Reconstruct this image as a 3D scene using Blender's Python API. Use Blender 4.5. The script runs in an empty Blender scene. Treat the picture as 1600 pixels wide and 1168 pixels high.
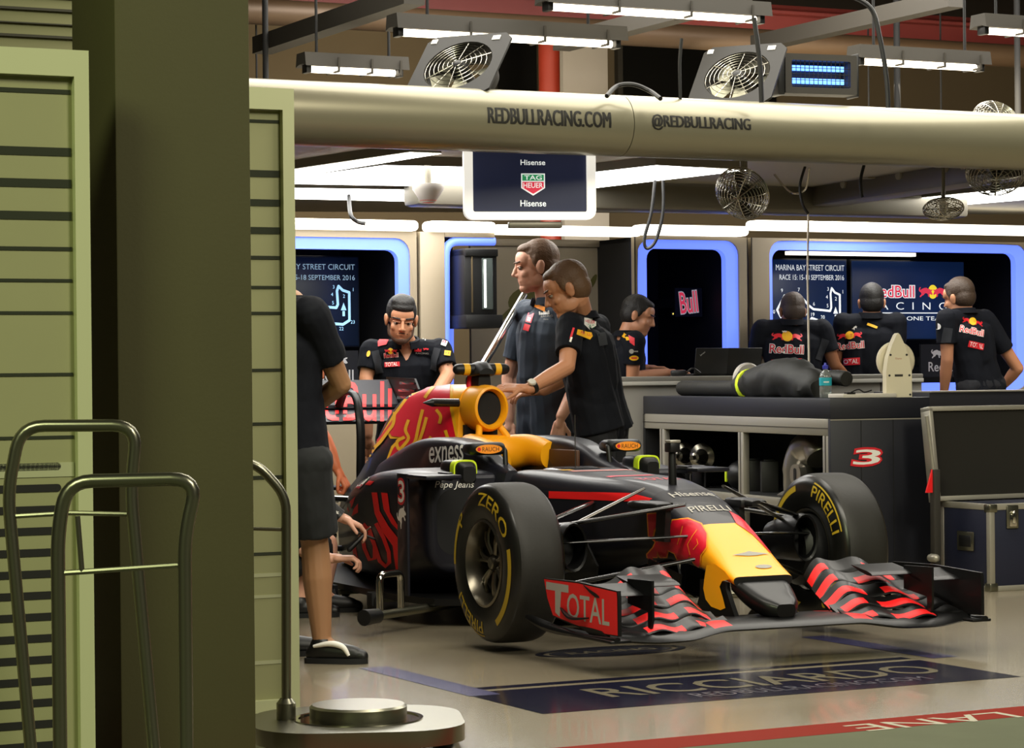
import bpy, bmesh, math, random
from mathutils import Vector as V, Matrix, noise
from mathutils.bvhtree import BVHTree
from mathutils.geometry import tessellate_polygon
random.seed(7)
S = bpy.context.scene
COL = S.collection
R = math.radians
# ------------------------------------------------------------------ camera
F_PX, EYE, ROLL = 3950.0, 1.14, 0.01
cd = bpy.data.cameras.new('camera'); cam = bpy.data.objects.new('camera', cd); COL.objects.link(cam)
cd.sensor_width = 36.0; cd.lens = F_PX/1600*36.0; cd.clip_start = .1; cd.clip_end = 200
_c, _s = math.cos(ROLL), math.sin(ROLL)
cam.matrix_world = Matrix(((_c, _s, 0, 0), (0, 0, -1, 0), (-_s, _c, 0, EYE), (0, 0, 0, 1)))
S.camera = cam
# ------------------------------------------------------------------ world, lamps and added fill, exposure
S.view_settings.view_transform = 'Standard'; S.view_settings.look = 'None'
S.view_settings.exposure = 0.0; S.view_settings.gamma = 1.0; S.view_settings.use_curve_mapping = False
S.cycles.use_denoising = True
S.cycles.max_bounces = 6; S.cycles.glossy_bounces = 4; S.cycles.diffuse_bounces = 3; S.cycles.transmission_bounces = 6
S.cycles.sample_clamp_indirect = 6.0; S.cycles.caustics_reflective = False; S.cycles.caustics_refractive = False
wd = bpy.data.worlds.new('night'); S.world = wd; wd.use_nodes = True
wd.node_tree.nodes['Background'].inputs[0].default_value = (.55, .55, .42, 1)
wd.node_tree.nodes['Background'].inputs[1].default_value = .035
def area(name, loc, tgt, sx, sy, power, color):
    l = bpy.data.lights.new(name, 'AREA'); l.shape = 'RECTANGLE'; l.size = sx; l.size_y = sy; l.energy = power; l.color = color
    o = bpy.data.objects.new(name, l); COL.objects.link(o); o.location = loc
    o.rotation_euler = (V(tgt)-V(loc)).to_track_quat('-Z', 'Y').to_euler(); return o
area('pit_lane_flood_fill', (-5.5, -3.0, 7.5), (-1.2, 9.0, 1.0), 3.0, 3.0, 640, (.90, 1, .56))
area('pit_lane_flood_fill', (7.0, 0.0, 8.0), (2.0, 10.5, .5), 3.0, 3.0, 800, (1, .95, .76))  # unseen flood behind the viewpoint, added as warm front fill
area('garage_fill', (1.2, 12.6, 4.0), (1.2, 12.9, 0), 5.0, 2.6, 250, (1, .95, .84))  # unseen area light added under the roof to brighten the garage
area('garage_fill', (2.2, 15.0, 3.9), (2.2, 15.6, 0), 6.0, 1.6, 420, (1, .95, .86))  # second unseen fill, added to lift the back of the garage
area('roof_space_fill', (2.0, 17.2, 2.75), (4.5, 22.5, 3.4), 9.0, .6, 190, (1, .88, .66))  # unseen light added to brighten the roof space and rear wall
area('garage_fill', (.2, 8.4, 3.6), (.9, 9.8, 0), 3.2, 1.2, 120, (1, .93, .78))  # unseen fill added over the floor at the front
# ------------------------------------------------------------------ helpers: places
def at(px, py, d):
    a, b = px-800, py-584
    X = _c*a-_s*b; Y = _s*a+_c*b
    return V((X/F_PX*d, d, EYE-Y/F_PX*d))
def atz(px, py, z):
    r = at(px, py, 1.0)-V((0, 0, EYE)); t = (z-EYE)/r.z
    return V((r.x*t, t, z))
PHI = R(26.65)
U = V((math.cos(PHI), math.sin(PHI), 0)); N = V((-math.sin(PHI), math.cos(PHI), 0)); Z = V((0, 0, 1))   # along the garage front, into the garage
def onwall(px, py, d0):
    """the point of pixel (px,py) on a vertical wall parallel to the garage front whose depth at x=0 is d0"""
    r = at(px, py, 1.0)-V((0, 0, EYE)); k = math.tan(PHI)
    t = d0/(1-k*r.x); return V((r.x*t, t, EYE+r.z*t))
# ------------------------------------------------------------------ helpers: materials
def lin(h):
    h = h.lstrip('#'); o = []
    for i in (0, 2, 4):
        c = int(h[i:i+2], 16)/255; o.append(c/12.92 if c <= .04045 else ((c+.055)/1.055)**2.4)
    return (*o, 1)
MATS = {}
def mat(name, hexc, rough=.5, metal=0.0, emit=0.0, coat=0.0, bump=0.0, bscale=40.0, var=0.0, vscale=6.0, trans=0.0, spec=.5, alpha=1.0):
    if name in MATS: return MATS[name]
    m = bpy.data.materials.new(name); m.use_nodes = True; nt = m.node_tree; b = nt.nodes['Principled BSDF']
    c = lin(hexc); b.inputs['Base Color'].default_value = c; b.inputs['Roughness'].default_value = rough
    b.inputs['Metallic'].default_value = metal; b.inputs['Coat Weight'].default_value = coat; b.inputs['Coat Roughness'].default_value = .08
    b.inputs['Transmission Weight'].default_value = trans; b.inputs['Specular IOR Level'].default_value = spec; b.inputs['Alpha'].default_value = alpha
    if emit: b.inputs['Emission Color'].default_value = c; b.inputs['Emission Strength'].default_value = emit
    if bump or var:
        tc = nt.nodes.new('ShaderNodeTexCoord')
        if var:
            n = nt.nodes.new('ShaderNodeTexNoise'); n.inputs['Scale'].default_value = vscale; n.inputs['Detail'].default_value = 4
            nt.links.new(tc.outputs['Object'], n.inputs['Vector'])
            mx = nt.nodes.new('ShaderNodeMix'); mx.data_type = 'RGBA'
            mx.inputs['A'].default_value = tuple(x*(1-var) for x in c[:3])+(1,); mx.inputs['B'].default_value = tuple(min(1, x*(1+var)) for x in c[:3])+(1,)
            nt.links.new(n.outputs['Fac'], mx.inputs['Factor']); nt.links.new(mx.outputs['Result'], b.inputs['Base Color'])
        if bump:
            n2 = nt.nodes.new('ShaderNodeTexNoise'); n2.inputs['Scale'].default_value = bscale; n2.inputs['Detail'].default_value = 3
            nt.links.new(tc.outputs['Object'], n2.inputs['Vector'])
            bp = nt.nodes.new('ShaderNodeBump'); bp.inputs['Strength'].default_value = bump; bp.inputs['Distance'].default_value = .01
            nt.links.new(n2.outputs['Fac'], bp.inputs['Height']); nt.links.new(bp.outputs['Normal'], b.inputs['Normal'])
    MATS[name] = m; return m
NAVY = mat('car_navy', '#15151f', .46, coat=.12, spec=.4)
CARB = mat('carbon', '#0a0a0b', .42, coat=.08, spec=.3)
CARBM = mat('carbon_satin', '#121213', .5)
YEL = mat('car_yellow', '#ffae10', .45, coat=.1)
CRED = mat('car_red', '#e01430', .45, coat=.1)
RED2 = mat('signal_red', '#f01a1c', .5)
ORLINE = mat('logo_orange_line', '#ff9a28', .5)
WHT = mat('print_white', '#f2efe8', .5)
GREYP = mat('print_grey', '#9a968c', .5)
PINK = mat('print_rose', '#e0455a', .5)
LGREEN = mat('print_green', '#1f8a55', .5)
LRED = mat('print_red', '#d8202c', .5)
LYEL = mat('print_yellow', '#f2b61c', .5)
LIME = mat('lime_band', '#dcf52a', .5)
RUB = mat('tyre_rubber', '#1d1b16', .62, bump=.05, bscale=60, var=.22, vscale=9)
RUBS = mat('tyre_sidewall', '#131311', .30, spec=.5)
TYEL = mat('tyre_yellow', '#b89a1e', .5)
RIM = mat('wheel_alloy', '#757064', .28, metal=.9)
RIMD = mat('wheel_alloy_dark', '#4a463c', .33, metal=.8)
CHROME = mat('chrome', '#d8d4c8', .10, metal=1.0)
STEEL = mat('brushed_steel', '#8a8876', .30, metal=.95)
ALU = mat('aluminium_profile', '#aaa598', .42, metal=.55)
BLK = mat('black_plastic', '#0c0c0d', .45)
BLKM = mat('black_matt', '#0a0a0b', .8)
NAVYC = mat('counter_navy', '#15161f', .5)
SILV = mat('silver_paint', '#8f8672', .34, metal=.45, var=.05, vscale=2)
TUBEM = mat('gantry_silver', '#8b8670', .34, metal=.5, coat=.25)
BEAM = mat('gantry_beam', '#7d786c', .4, metal=.5)
SKIN = mat('skin_fair', '#dfa88e', .5, var=.06, vscale=9)
SKINB = mat('skin_tan', '#be8462', .5, var=.06, vscale=9)
SKINC = mat('skin_dim', '#a07654', .5, var=.06, vscale=9)
SHIRT = mat('shirt_navy', '#080b14', .85, spec=.25, bump=.12, bscale=26)
SHIRTB = mat('shirt_blue_grey', '#2c3644', .8, bump=.12, bscale=26)
SHCAM = mat('shirt_camo', '#22242a', .8, var=.6, vscale=22)
TROU = mat('trouser_charcoal', '#101118', .8, bump=.12, bscale=24)
H_DK = mat('hair_dark', '#120e0b', .6, bump=.35, bscale=110)
H_BR = mat('hair_brown', '#3a2a1c', .6, bump=.35, bscale=110)
H_LB = mat('hair_light_brown', '#61462f', .6, bump=.35, bscale=110)
BEARD = mat('beard_dark', '#4a3020', .7, bump=.3, bscale=140)
EYEW = mat('eye_white', '#8f867a', .3)
EYED = mat('eye_dark', '#140d08', .2)
LED = mat('led_panel', '#fffdf6', .5, emit=9.0)
LEDT = mat('led_top_strip', '#fff8e6', .5, emit=2.6)
LEDB = mat('led_blue', '#6480ff', .5, emit=1.15)
TUBEL = mat('fluorescent_tube', '#fff2d8', .5, emit=6.0)
# ------------------------------------------------------------------ helpers: objects
def tag(o, label=None, cat=None, group=None, kind=None):
    if label: o['label'] = label
    if cat: o['category'] = cat
    if group: o['group'] = group
    if kind: o['kind'] = kind
    return o
def empty(name, loc=(0, 0, 0), rz=0.0, label=None, cat=None, group=None):
    o = bpy.data.objects.new(name, None); COL.objects.link(o); o.location = loc; o.rotation_euler = (0, 0, rz); o.empty_display_size = .1
    return tag(o, label, cat, group)
def copy_tree(o, parent=None):
    c = o.copy(); COL.objects.link(c); c.parent = parent
    for ch in list(o.children): copy_tree(ch, c)
    return c
class MB:
    def __init__(s): s.v = []; s.f = []; s.m = []; s.mats = []
    def mi(s, m):
        if m not in s.mats: s.mats.append(m)
        return s.mats.index(m)
    def add(s, g, m):
        vs, fs = g; k = len(s.v); s.v += [V(p) for p in vs]
        ms = m if isinstance(m, list) else [m]*len(fs)
        for f, q in zip(fs, ms): s.f.append([i+k for i in f]); s.m.append(s.mi(q))
        return s
    def bvh(s): return BVHTree.FromPolygons(s.v, s.f)
    def build(s, name, parent=None, loc=None, sharp=38, label=None, **kw):
        me = bpy.data.meshes.new(name); me.from_pydata([tuple(p) for p in s.v], [], s.f)
        for m in s.mats: me.materials.append(m)
        me.polygons.foreach_set('material_index', s.m); me.polygons.foreach_set('use_smooth', [True]*len(s.f))
        me.update(); me.set_sharp_from_angle(angle=R(sharp))
        o = bpy.data.objects.new(name, me); COL.objects.link(o)
        if parent: o.parent = parent
        if loc is not None: o.location = loc
        return tag(o, label, **kw)
# ------------------------------------------------------------------ helpers: shapes, each returns (verts, faces)
def xf(g, M): return [M @ V(p) for p in g[0]], g[1]
def shift(g, d): return [V(p)+V(d) for p in g[0]], g[1]
def frame(o, x, y, z):
    x, y, z, o = V(x), V(y), V(z), V(o)
    return Matrix(((x.x, y.x, z.x, o.x), (x.y, y.y, z.y, o.y), (x.z, y.z, z.z, o.z), (0, 0, 0, 1)))
GF = lambda o: frame(o, U, N, Z)                       # frame along the garage front
_bxc = {}
def box(lo, hi, bev=0.0, seg=2):
    lo, hi = V(lo), V(hi); d = hi-lo; key = (round(d.x, 4), round(d.y, 4), round(d.z, 4), bev, seg)
    if key not in _bxc:
        bm = bmesh.new(); bmesh.ops.create_cube(bm, size=1); bmesh.ops.scale(bm, vec=d, verts=bm.verts)
        if bev: bmesh.ops.bevel(bm, geom=bm.edges[:], offset=bev, segments=seg, profile=.5, affect='EDGES')
        bm.verts.index_update(); _bxc[key] = ([v.co.copy() for v in bm.verts], [[v.index for v in f.verts] for f in bm.faces]); bm.free()
    g = _bxc[key]; c = (lo+hi)/2; return [p+c for p in g[0]], g[1]
def loft(rings, caps=True, closed=True):
    n = len(rings[0]); vs = [p for r in rings for p in r]; fs = []
    for i in range(len(rings)-1):
        for j in range(n if closed else n-1):
            a, b = i*n+j, i*n+(j+1) % n; fs.append([a, b, b+n, a+n])
    if caps: fs.append(list(range(n))[::-1]); fs.append([(len(rings)-1)*n+j for j in range(n)])
    return vs, fs
def tube(pts, r, n=10, caps=True, flat=1.0):
    """r: radius or list; pts: polyline"""
    pts = [V(p) for p in pts]; rs = r if isinstance(r, (list, tuple)) else [r]*len(pts); rings = []; up = None
    for i, p in enumerate(pts):
        t = (pts[min(i+1, len(pts)-1)]-pts[max(i-1, 0)]).normalized()
        if up is None: up = V((0, 0, 1)) if abs(t.z) < .9 else V((1, 0, 0))
        sd = t.cross(up).normalized(); up = sd.cross(t).normalized()
        rings.append([p+(sd*math.cos(a)+up*math.sin(a)*flat)*rs[i] for a in (2*math.pi*k/n for k in range(n))])
    return loft(rings, caps)
def spline(pts, k=6):
    pts = [V(p) for p in pts]; out = []
    for i in range(len(pts)-1):
        p0, p1, p2, p3 = pts[max(i-1, 0)], pts[i], pts[i+1], pts[min(i+2, len(pts)-1)]
        for j in range(k):
            t = j/k; out.append(.5*((2*p1)+(p2-p0)*t+(2*p0-5*p1+4*p2-p3)*t*t+(3*p1-p0-3*p2+p3)*t**3))
    return out+[pts[-1]]
def rounded(pts, r, k=5):
    """polyline with filleted corners"""
    pts = [V(p) for p in pts]; out = [pts[0]]
    for i in range(1, len(pts)-1):
        a, b = (pts[i-1]-pts[i]), (pts[i+1]-pts[i]); q = min(r, a.length*.49, b.length*.49); A, B = pts[i]+a.normalized()*q, pts[i]+b.normalized()*q
        for j in range(k+1): t = j/k; out.append((1-t)**2*A+2*t*(1-t)*pts[i]+t*t*B)
    return out+[pts[-1]]
def lathe(prof, n=32, axis='z', close=False):
    """prof: (radius, height) pairs"""
    vs, fs = [], []
    for rr, h in prof:
        for k in range(n):
            a = 2*math.pi*k/n; x, y = rr*math.cos(a), rr*math.sin(a)
            vs.append(V((x, y, h)) if axis == 'z' else V((x, h, y)) if axis == 'y' else V((h, x, y)))
    m = len(prof)
    for i in range(m if close else m-1):
        for k in range(n):
            a, b = i*n+k, i*n+(k+1) % n; c, d = ((i+1) % m)*n+(k+1) % n, ((i+1) % m)*n+k; fs.append([a, b, c, d])
    return vs, fs
def ball(c, r, n=14, m=9):
    r = r if isinstance(r, (tuple, list)) else (r, r, r); c = V(c); vs = [c+V((0, 0, -r[2]))]; fs = []
    for i in range(1, m):
        th = -math.pi/2+math.pi*i/m
        for k in range(n): a = 2*math.pi*k/n; vs.append(c+V((r[0]*math.cos(th)*math.cos(a), r[1]*math.cos(th)*math.sin(a), r[2]*math.sin(th))))
    vs.append(c+V((0, 0, r[2]))); L = len(vs)-1
    for k in range(n):
        fs.append([0, 1+(k+1) % n, 1+k]); fs.append([L, 1+(m-2)*n+k, 1+(m-2)*n+(k+1) % n])
        for i in range(m-2): a = 1+i*n+k; b = 1+i*n+(k+1) % n; fs.append([a, b, b+n, a+n])
    return vs, fs
def cap(p1, r1, p2, r2, n=12, flat1=False, flat2=False, end=1.0):
    """tapered capsule"""
    p1, p2 = V(p1), V(p2); t = (p2-p1).normalized(); pts, rs = [], []
    if not flat1:
        for a in (80, 55, 30): pts.append(p1-t*r1*end*math.sin(R(a))); rs.append(r1*math.cos(R(a)))
    pts.append(p1); rs.append(r1); pts.append(p2); rs.append(r2)
    if not flat2:
        for a in (30, 55, 80): pts.append(p2+t*r2*end*math.sin(R(a))); rs.append(r2*math.cos(R(a)))
    up = V((0, 0, 1)) if abs(t.z) < .9 else V((1, 0, 0)); sd = t.cross(up).normalized(); up = sd.cross(t)
    return loft([[p+(sd*math.cos(a)+up*math.sin(a))*q for a in (2*math.pi*k/n for k in range(n))] for p, q in zip(pts, rs)])
def prism(poly, h0, h1, M=None):
    """polygon in local xy extruded along local z"""
    n = len(poly); vs = [V((p[0], p[1], h0)) for p in poly]+[V((p[0], p[1], h1)) for p in poly]
    fs = [[i, (i+1) % n, n+(i+1) % n, n+i] for i in range(n)]
    for t in tessellate_polygon([[V((p[0], p[1], 0)) for p in poly]]): fs.append(list(t)[::-1]); fs.append([n+i for i in t])
    g = (vs, fs); return xf(g, M) if M else g
def rrect(w, h, r, k=5):
    """rounded rectangle outline centred on 0"""
    o = []
    for cx, cy, a0 in ((w/2-r, h/2-r, 0), (-w/2+r, h/2-r, 90), (-w/2+r, -h/2+r, 180), (w/2-r, -h/2+r, 270)):
        for j in range(k+1): a = R(a0+90*j/k); o.append((cx+r*math.cos(a), cy+r*math.sin(a)))
    return o
def ringplate(outer, inner, h0, h1, M=None):
    """plate between two outlines of equal count (a frame with thickness)"""
    n = len(outer); vs = []
    for poly, h in ((outer, h1), (inner, h1), (inner, h0), (outer, h0)): vs += [V((p[0], p[1], h)) for p in poly]
    fs = [[a*n+i, a*n+(i+1) % n, ((a+1) % 4)*n+(i+1) % n, ((a+1) % 4)*n+i] for a in range(4) for i in range(n)]
    g = (vs, fs); return xf(g, M) if M else g
# ------------------------------------------------------------------ helpers: flat shapes (lettering, emblems) and their placement
_tx = {}
def text2d(s, w=None, h=None, off=0.0):
    """lettering as triangles, centred, fitted to w x h; off > 0 makes it bolder"""
    off = off if off >= .035 else 0.0 if 'M' in s else min(off, .009); key = (s, off)
    if key not in _tx:
        cu = bpy.data.curves.new('t', 'FONT'); cu.body = s; cu.size = 1; cu.offset = off; cu.resolution_u = 3
        o = bpy.data.objects.new('t', cu); COL.objects.link(o); dg = bpy.context.evaluated_depsgraph_get(); me = o.evaluated_get(dg).to_mesh()
        vs = [(v.co.x, v.co.y) for v in me.vertices]; fs = [list(p.vertices) for p in me.polygons]
        o.evaluated_get(dg).to_mesh_clear(); bpy.data.objects.remove(o); bpy.data.curves.remove(cu)
        x0, x1 = min(v[0] for v in vs), max(v[0] for v in vs); y0, y1 = min(v[1] for v in vs), max(v[1] for v in vs)
        _tx[key] = ([((x-(x0+x1)/2), (y-(y0+y1)/2)) for x, y in vs], fs, x1-x0, y1-y0)
    vs, fs, tw, th = _tx[key]
    if h is None: h = th*w/tw
    if w is None: w = tw*h/th
    return [(x*w/tw, y*h/th) for x, y in vs], fs
def poly2d(pts):
    return [tuple(p[:2]) for p in pts], [list(t) for t in tessellate_polygon([[V((p[0], p[1], 0)) for p in pts]])]
def disc2d(rx, ry=None, n=24): ry = ry or rx; return poly2d([(rx*math.cos(2*math.pi*k/n), ry*math.sin(2*math.pi*k/n)) for k in range(n)])
def ring2d(rx, ry, t, n=28):
    vs = [(rx*math.cos(2*math.pi*k/n), ry*math.sin(2*math.pi*k/n)) for k in range(n)]+[((rx-t)*math.cos(2*math.pi*k/n), (ry-t)*math.sin(2*math.pi*k/n)) for k in range(n)]
    return vs, [[k, (k+1) % n, n+(k+1) % n, n+k] for k in range(n)]
def rect2d(w, h): return [(-w/2, -h/2), (w/2, -h/2), (w/2, h/2), (-w/2, h/2)], [[0, 1, 2, 3]]
def line2d(pts, w):
    """polyline of constant width"""
    vs, fs = [], []; P = [V((p[0], p[1])) for p in pts]
    for i, p in enumerate(P):
        t = (P[min(i+1, len(P)-1)]-P[max(i-1, 0)]); t = t.normalized() if t.length else V((1, 0)); n = V((-t.y, t.x))*w/2
        vs += [tuple(p+n), tuple(p-n)]
    for i in range(len(P)-1): fs.append([2*i, 2*i+1, 2*i+3, 2*i+2])
    return vs, fs
def mv(g, dx=0, dy=0, sx=1, sy=1, rot=0, shear=0):
    c, s = math.cos(R(rot)), math.sin(R(rot)); o = []
    for x, y in g[0]:
        x, y = (x+shear*y)*sx, y*sy; o.append((c*x-s*y+dx, s*x+c*y+dy))
    return o, g[1]
def refine(g, step):
    bm = bmesh.new(); vs = [bm.verts.new((x, y, 0)) for x, y in g[0]]
    for f in g[1]:
        try: bm.faces.new([vs[i] for i in f])
        except ValueError: pass
    xs = [p[0] for p in g[0]]; ys = [p[1] for p in g[0]]
    for ax, lo, hi in ((0, min(xs), max(xs)), (1, min(ys), max(ys))):
        k = int(math.ceil((hi-lo)/step))
        for i in range(1, k):
            co = [0, 0, 0]; no = [0, 0, 0]; co[ax] = lo+(hi-lo)*i/k; no[ax] = 1
            bmesh.ops.bisect_plane(bm, geom=bm.verts[:]+bm.edges[:]+bm.faces[:], plane_co=co, plane_no=no, dist=1e-6)
    bm.verts.index_update(); o = ([(v.co.x, v.co.y) for v in bm.verts], [[v.index for v in f.verts] for f in bm.faces]); bm.free(); return o
def flat(mb, g, m, o, x, y, lift=0.0):
    """lay a flat shape in the plane o + a*x + b*y"""
    o, x, y = V(o), V(x), V(y); n = x.cross(y).normalized()*lift
    mb.add(([o+x*a+y*b+n for a, b in g[0]], g[1]), m)
def mapped(mb, g, m, fn, step=None):
    if step: g = refine(g, step)
    mb.add(([fn(a, b) for a, b in g[0]], g[1]), m)
def decal(mb, bvh, g, m, o, x, y, step=.02, off=.002, far=1.0, side=1):
    """wrap a flat shape on the surface below: the shape lies in plane (o,x,y) and is pressed along -(x cross y)"""
    g = refine(g, step); o, x, y = V(o), V(x), V(y); n = x.cross(y).normalized()*side; hit = []
    for a, b in g[0]:
        p = o+x*a+y*b+n*far*.5; h = bvh.ray_cast(p, -n, far*1.5)
        hit.append(None if h[0] is None else h[0]+(h[1] if h[1].dot(n) > 0 else -h[1])*off*.5+n*off*.5)
    k = {}; vs = []
    for i, h in enumerate(hit):
        if h is not None: k[i] = len(vs); vs.append(h)
    fs = [[k[i] for i in f] for f in g[1] if all(i in k for i in f)]
    fs = [f for f in fs if max((vs[f[i]]-vs[f[i-1]]).length for i in range(len(f))) < step*6]
    mb.add((vs, fs), m)
BULL = [(0, .62), (.05, .80), (.13, .86), (.16, .80), (.10, .70), (.13, .58), (.24, .70), (.40, .78), (.56, .80), (.66, .72), (.78, .70), (.88, .60), (.93, .66), (1.0, .64),
        (.97, .56), (.90, .50), (.95, .40), (1.0, .24), (.93, .18), (.82, .26), (.76, .22), (.80, .06), (.72, .0), (.66, .10), (.66, .26), (.54, .34), (.44, .32), (.36, .18), (.22, .10),
        (.14, -.02), (.06, .0), (.10, .12), (.20, .24), (.16, .40), (.06, .46)]
def bull(w, h, flip=False):
    g = poly2d(BULL); s = -1 if flip else 1
    vs = [((x-.5)*w*s, (y-.42)*h) for x, y in g[0]]; return vs, ([f[::-1] for f in g[1]] if flip else g[1])
def team_emblem(put, w, white=True, txt=True):
    """two charging bulls before a disc, the wordmark below; put(shape, material)"""
    put(disc2d(w*.17, w*.17), LYEL); put(mv(bull(w*.46, w*.26), -w*.24, 0), LRED); put(mv(bull(w*.46, w*.26, True), w*.24, 0), LRED)
    if txt: put(mv(text2d('RedBull', w*1.0, w*.26, .03), 0, -w*.36), LRED)
# ================================================================== THE SETTING
FLOORM = mat('garage_floor_paint', '#8c826e', .24, coat=.25, var=.05, vscale=1.5, bump=.01, bscale=8)
LANEM = mat('pit_lane_concrete', '#5c604a', .85, spec=.15, var=.12, vscale=5)
NAVF = mat('floor_navy', '#24243a', .14, coat=.4)
LAV = mat('floor_blue', '#514f78', .25, coat=.3)
REDF = mat('floor_red', '#80200e', .85, spec=.1)
CREAM = mat('floor_cream', '#9c9678', .5)
FLT = mat('floor_lettering', '#77705f', .2)
fl = MB()
fl.add(box((-14, -2, -.2), (16, 24, 0)), FLOORM)
def fpoly(pts, m, z): fl.add(([V((p.x, p.y, z)) for p in pts], [list(range(len(pts)))]), m)
lp = atz(870, 1168, 0); lq = atz(1600, 1103, 0); ld = (lq-lp).normalized(); ln = V((-ld.y, ld.x, 0))
lw = (atz(1600, 1119, 0)-lq).dot(-ln)
a0, a1 = lp-ld*9, lq+ld*6
fpoly([a0-ln*lw, a0-ln*9, a1-ln*9, a1-ln*lw], LANEM, .001)
fpoly([a0, a0-ln*lw, a1-ln*lw, a1], REDF, .0015)
mid = (atz(1452, 1128, 0))
flat(fl, text2d('PIT - LANE', h=lw*.72, off=.0), CREAM, V((mid.x, mid.y, .0022))+ld*.32, -ld*1.28, ln*-1)
A = atz(720, 1083, 0); B = atz(850, 1115, 0); L_ = (atz(1400, 1025, 0)-A).dot(U); dB = (B-A).dot(-N)
fpoly([A, A-N*dB, A-N*dB+U*L_, A+U*L_], NAVF, .001)
fpoly([A+N*.12, A+N*.055, A+N*.055+U*L_, A+N*.12+U*L_], NAVF, .001)
bc = A+U*L_*.5-N*dB*.5; bc.z = .002
flat(fl, text2d('RICCIARDO', L_*.73, dB*.40, .02), FLT, bc+U*L_*.07+N*dB*.10, U, N)
flat(fl, text2d('REDBULLRACING.COM', L_*.50, dB*.16, .01), mat('floor_small_lettering', '#4c4b56', .3), bc+U*L_*.09-N*dB*.26, U, N)
for (x1, y1), (x2, y2) in (((561, 1043.8), (605, 1041)), ((1250.7, 995), (1287, 992.2))):
    p, q = atz(x1, y1, 0), atz(x2, y2, 0); w = max(.12, (q-p).dot(U)); e = 1.0 if x1 < 1000 else .95
    fpoly([p, p-N*e, p-N*e+U*w, p+U*w], LAV, .0012)
ec = atz(955, 1017, 0); ec.z = .0016
DKF = mat('floor_dark_emblem', '#2b2b35', .25, coat=.3)
flat(fl, ring2d(.34, .17, .035, 40), DKF, ec, U, N); flat(fl, disc2d(.28, .125, 32), DKF, ec, U, N)
flat(fl, text2d('RACING', .40, .08, .02), FLT, ec+V((0, 0, .0006)), U, N)
fl.build('floor', kind='structure')
# pillar between the sliding screens, wall with slats behind it
PILM = mat('pillar_paint', '#504d2d', .75, bump=.05, bscale=90, var=.06, vscale=4)
p0 = at(184, 584, 6.95); p0.z = 0
k = 0.395; pr = MB(); g = xf(box((0, 0, 0), (k, .40, 4.6), .006), GF(p0)); pr.add(g, PILM)
pr.build('pillar', kind='structure')
SLW = mat('slatted_wall', '#6e6d4a', .7, var=.05); SLD = mat('slat_gap', '#2a281a', .8)
wl = MB(); q = onwall(-120, 100, 9.6); q.z = 0; M = GF(q); wl.add(xf(box((0, 0, 0), (1.0, .15, 4.6)), M), SLW)
for i in range(34): wl.add(xf(box((0, -.012, 1.9+i*.047), (1.0, 0, 1.9+i*.047+(.009 if i % 2 else .004))), M), SLD)
wl.build('wall_left', kind='structure')
# rear wall, side wall and roof of the hall
GREYT0 = mat('window_frame_grey', '#3a362e', .7)
WB = mat('hall_wall', '#6f614a', .85, var=.08, vscale=1.5, bump=.03); CEILM = mat('hall_roof', '#2a211b', .9)
q = V((0, 22.0, 0)); wb = MB(); wb.add(xf(box((-9, 0, 0), (12, .2, 4.6)), GF(q)), WB); wb.build('wall_back', kind='structure')
for n_, (x0, y0, x1, y1) in enumerate(((776, 60, 838, 156), (972, 60, 1112, 148), (1180, 40, 1212, 170))):
    a_, b_ = onwall(x0, y1, 21.95), onwall(x1, y0, 21.95); o = MB(); w_ = (b_-a_).dot(U); o.add(xf(box((0, 0, 0), (w_, .06, b_.z-a_.z)), GF(a_)), mat('dark_pane', '#0e0e0c', .3)); o.add(xf(box((-.05, -.02, -.05), (0, .06, b_.z-a_.z)), GF(a_)), GREYT0); o.add(xf(box((-.05, -.02, -.05), (w_, .06, 0)), GF(a_)), GREYT0); o.build('window_%d' % (n_+1), kind='structure')
wr = MB(); q = V((0, 22.0, 0))+U*8.2; wr.add(xf(box((0, -12, 0), (.2, 0, 4.6)), GF(q)), WB); wr.build('wall_right', kind='structure')
ce = MB(); ce.add(xf(box((-9, -4.6, 4.3), (12, 7.5, 4.5)), GF(V((0, 14.5, 0)))), CEILM); ce.build('ceiling', kind='structure')
cw = MB(); q = onwall(880, 100, 20.6); q.z = 0; cw.add(xf(box((0, 0, 0), (.42, .4, 4.3), .005), GF(q)), mat('white_column', '#b8b0a6', .8, var=.04)); cw.build('trim_1', kind='structure')
# ================================================================== ROOF SPACE
REDB = mat('roof_beam_red', '#66201a', .6, var=.15, vscale=3); DUCT = mat('duct_tan', '#4c3a28', .5, metal=.3, var=.1); GREYT = mat('tray_grey', '#2b2720', .7)
def along(name, px, py, d0, u0, u1, g_fn, m, label, cat, group=None):
    q = onwall(px, py, d0); o = MB(); o.add(xf(g_fn(u0, u1), GF((0, 0, 0))), m)
    return tag(o.build(name, loc=q), label, cat, group)
ibeam = lambda h, w: (lambda a, b: loft([[V((x, y*w, z*h)) for y, z in ((-.5, -.5), (.5, -.5), (.5, -.42), (.07, -.42), (.07, .42), (.5, .42), (.5, .5), (-.5, .5), (-.5, .42), (-.07, .42), (-.07, -.42), (-.5, -.42))] for x in (a, b)]))
along('roof_beam', 800, 22, 17.6, -4.5, 5, ibeam(.26, .20), REDB, 'rusty red steel roof beam above the front light batten', 'beam', 'red roof beams')
along('roof_beam', 1300, 46, 19.0, -6.5, 4.5, ibeam(.30, .22), REDB, 'rusty red steel roof beam running behind the tan duct', 'beam', 'red roof beams')
along('air_duct', 1150, 62, 16.9, -6, 5, lambda a, b: tube([(a, 0, 0), (b, 0, 0)], .085, 16), DUCT, 'tan round duct hung under the red roof beams', 'duct')
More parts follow.
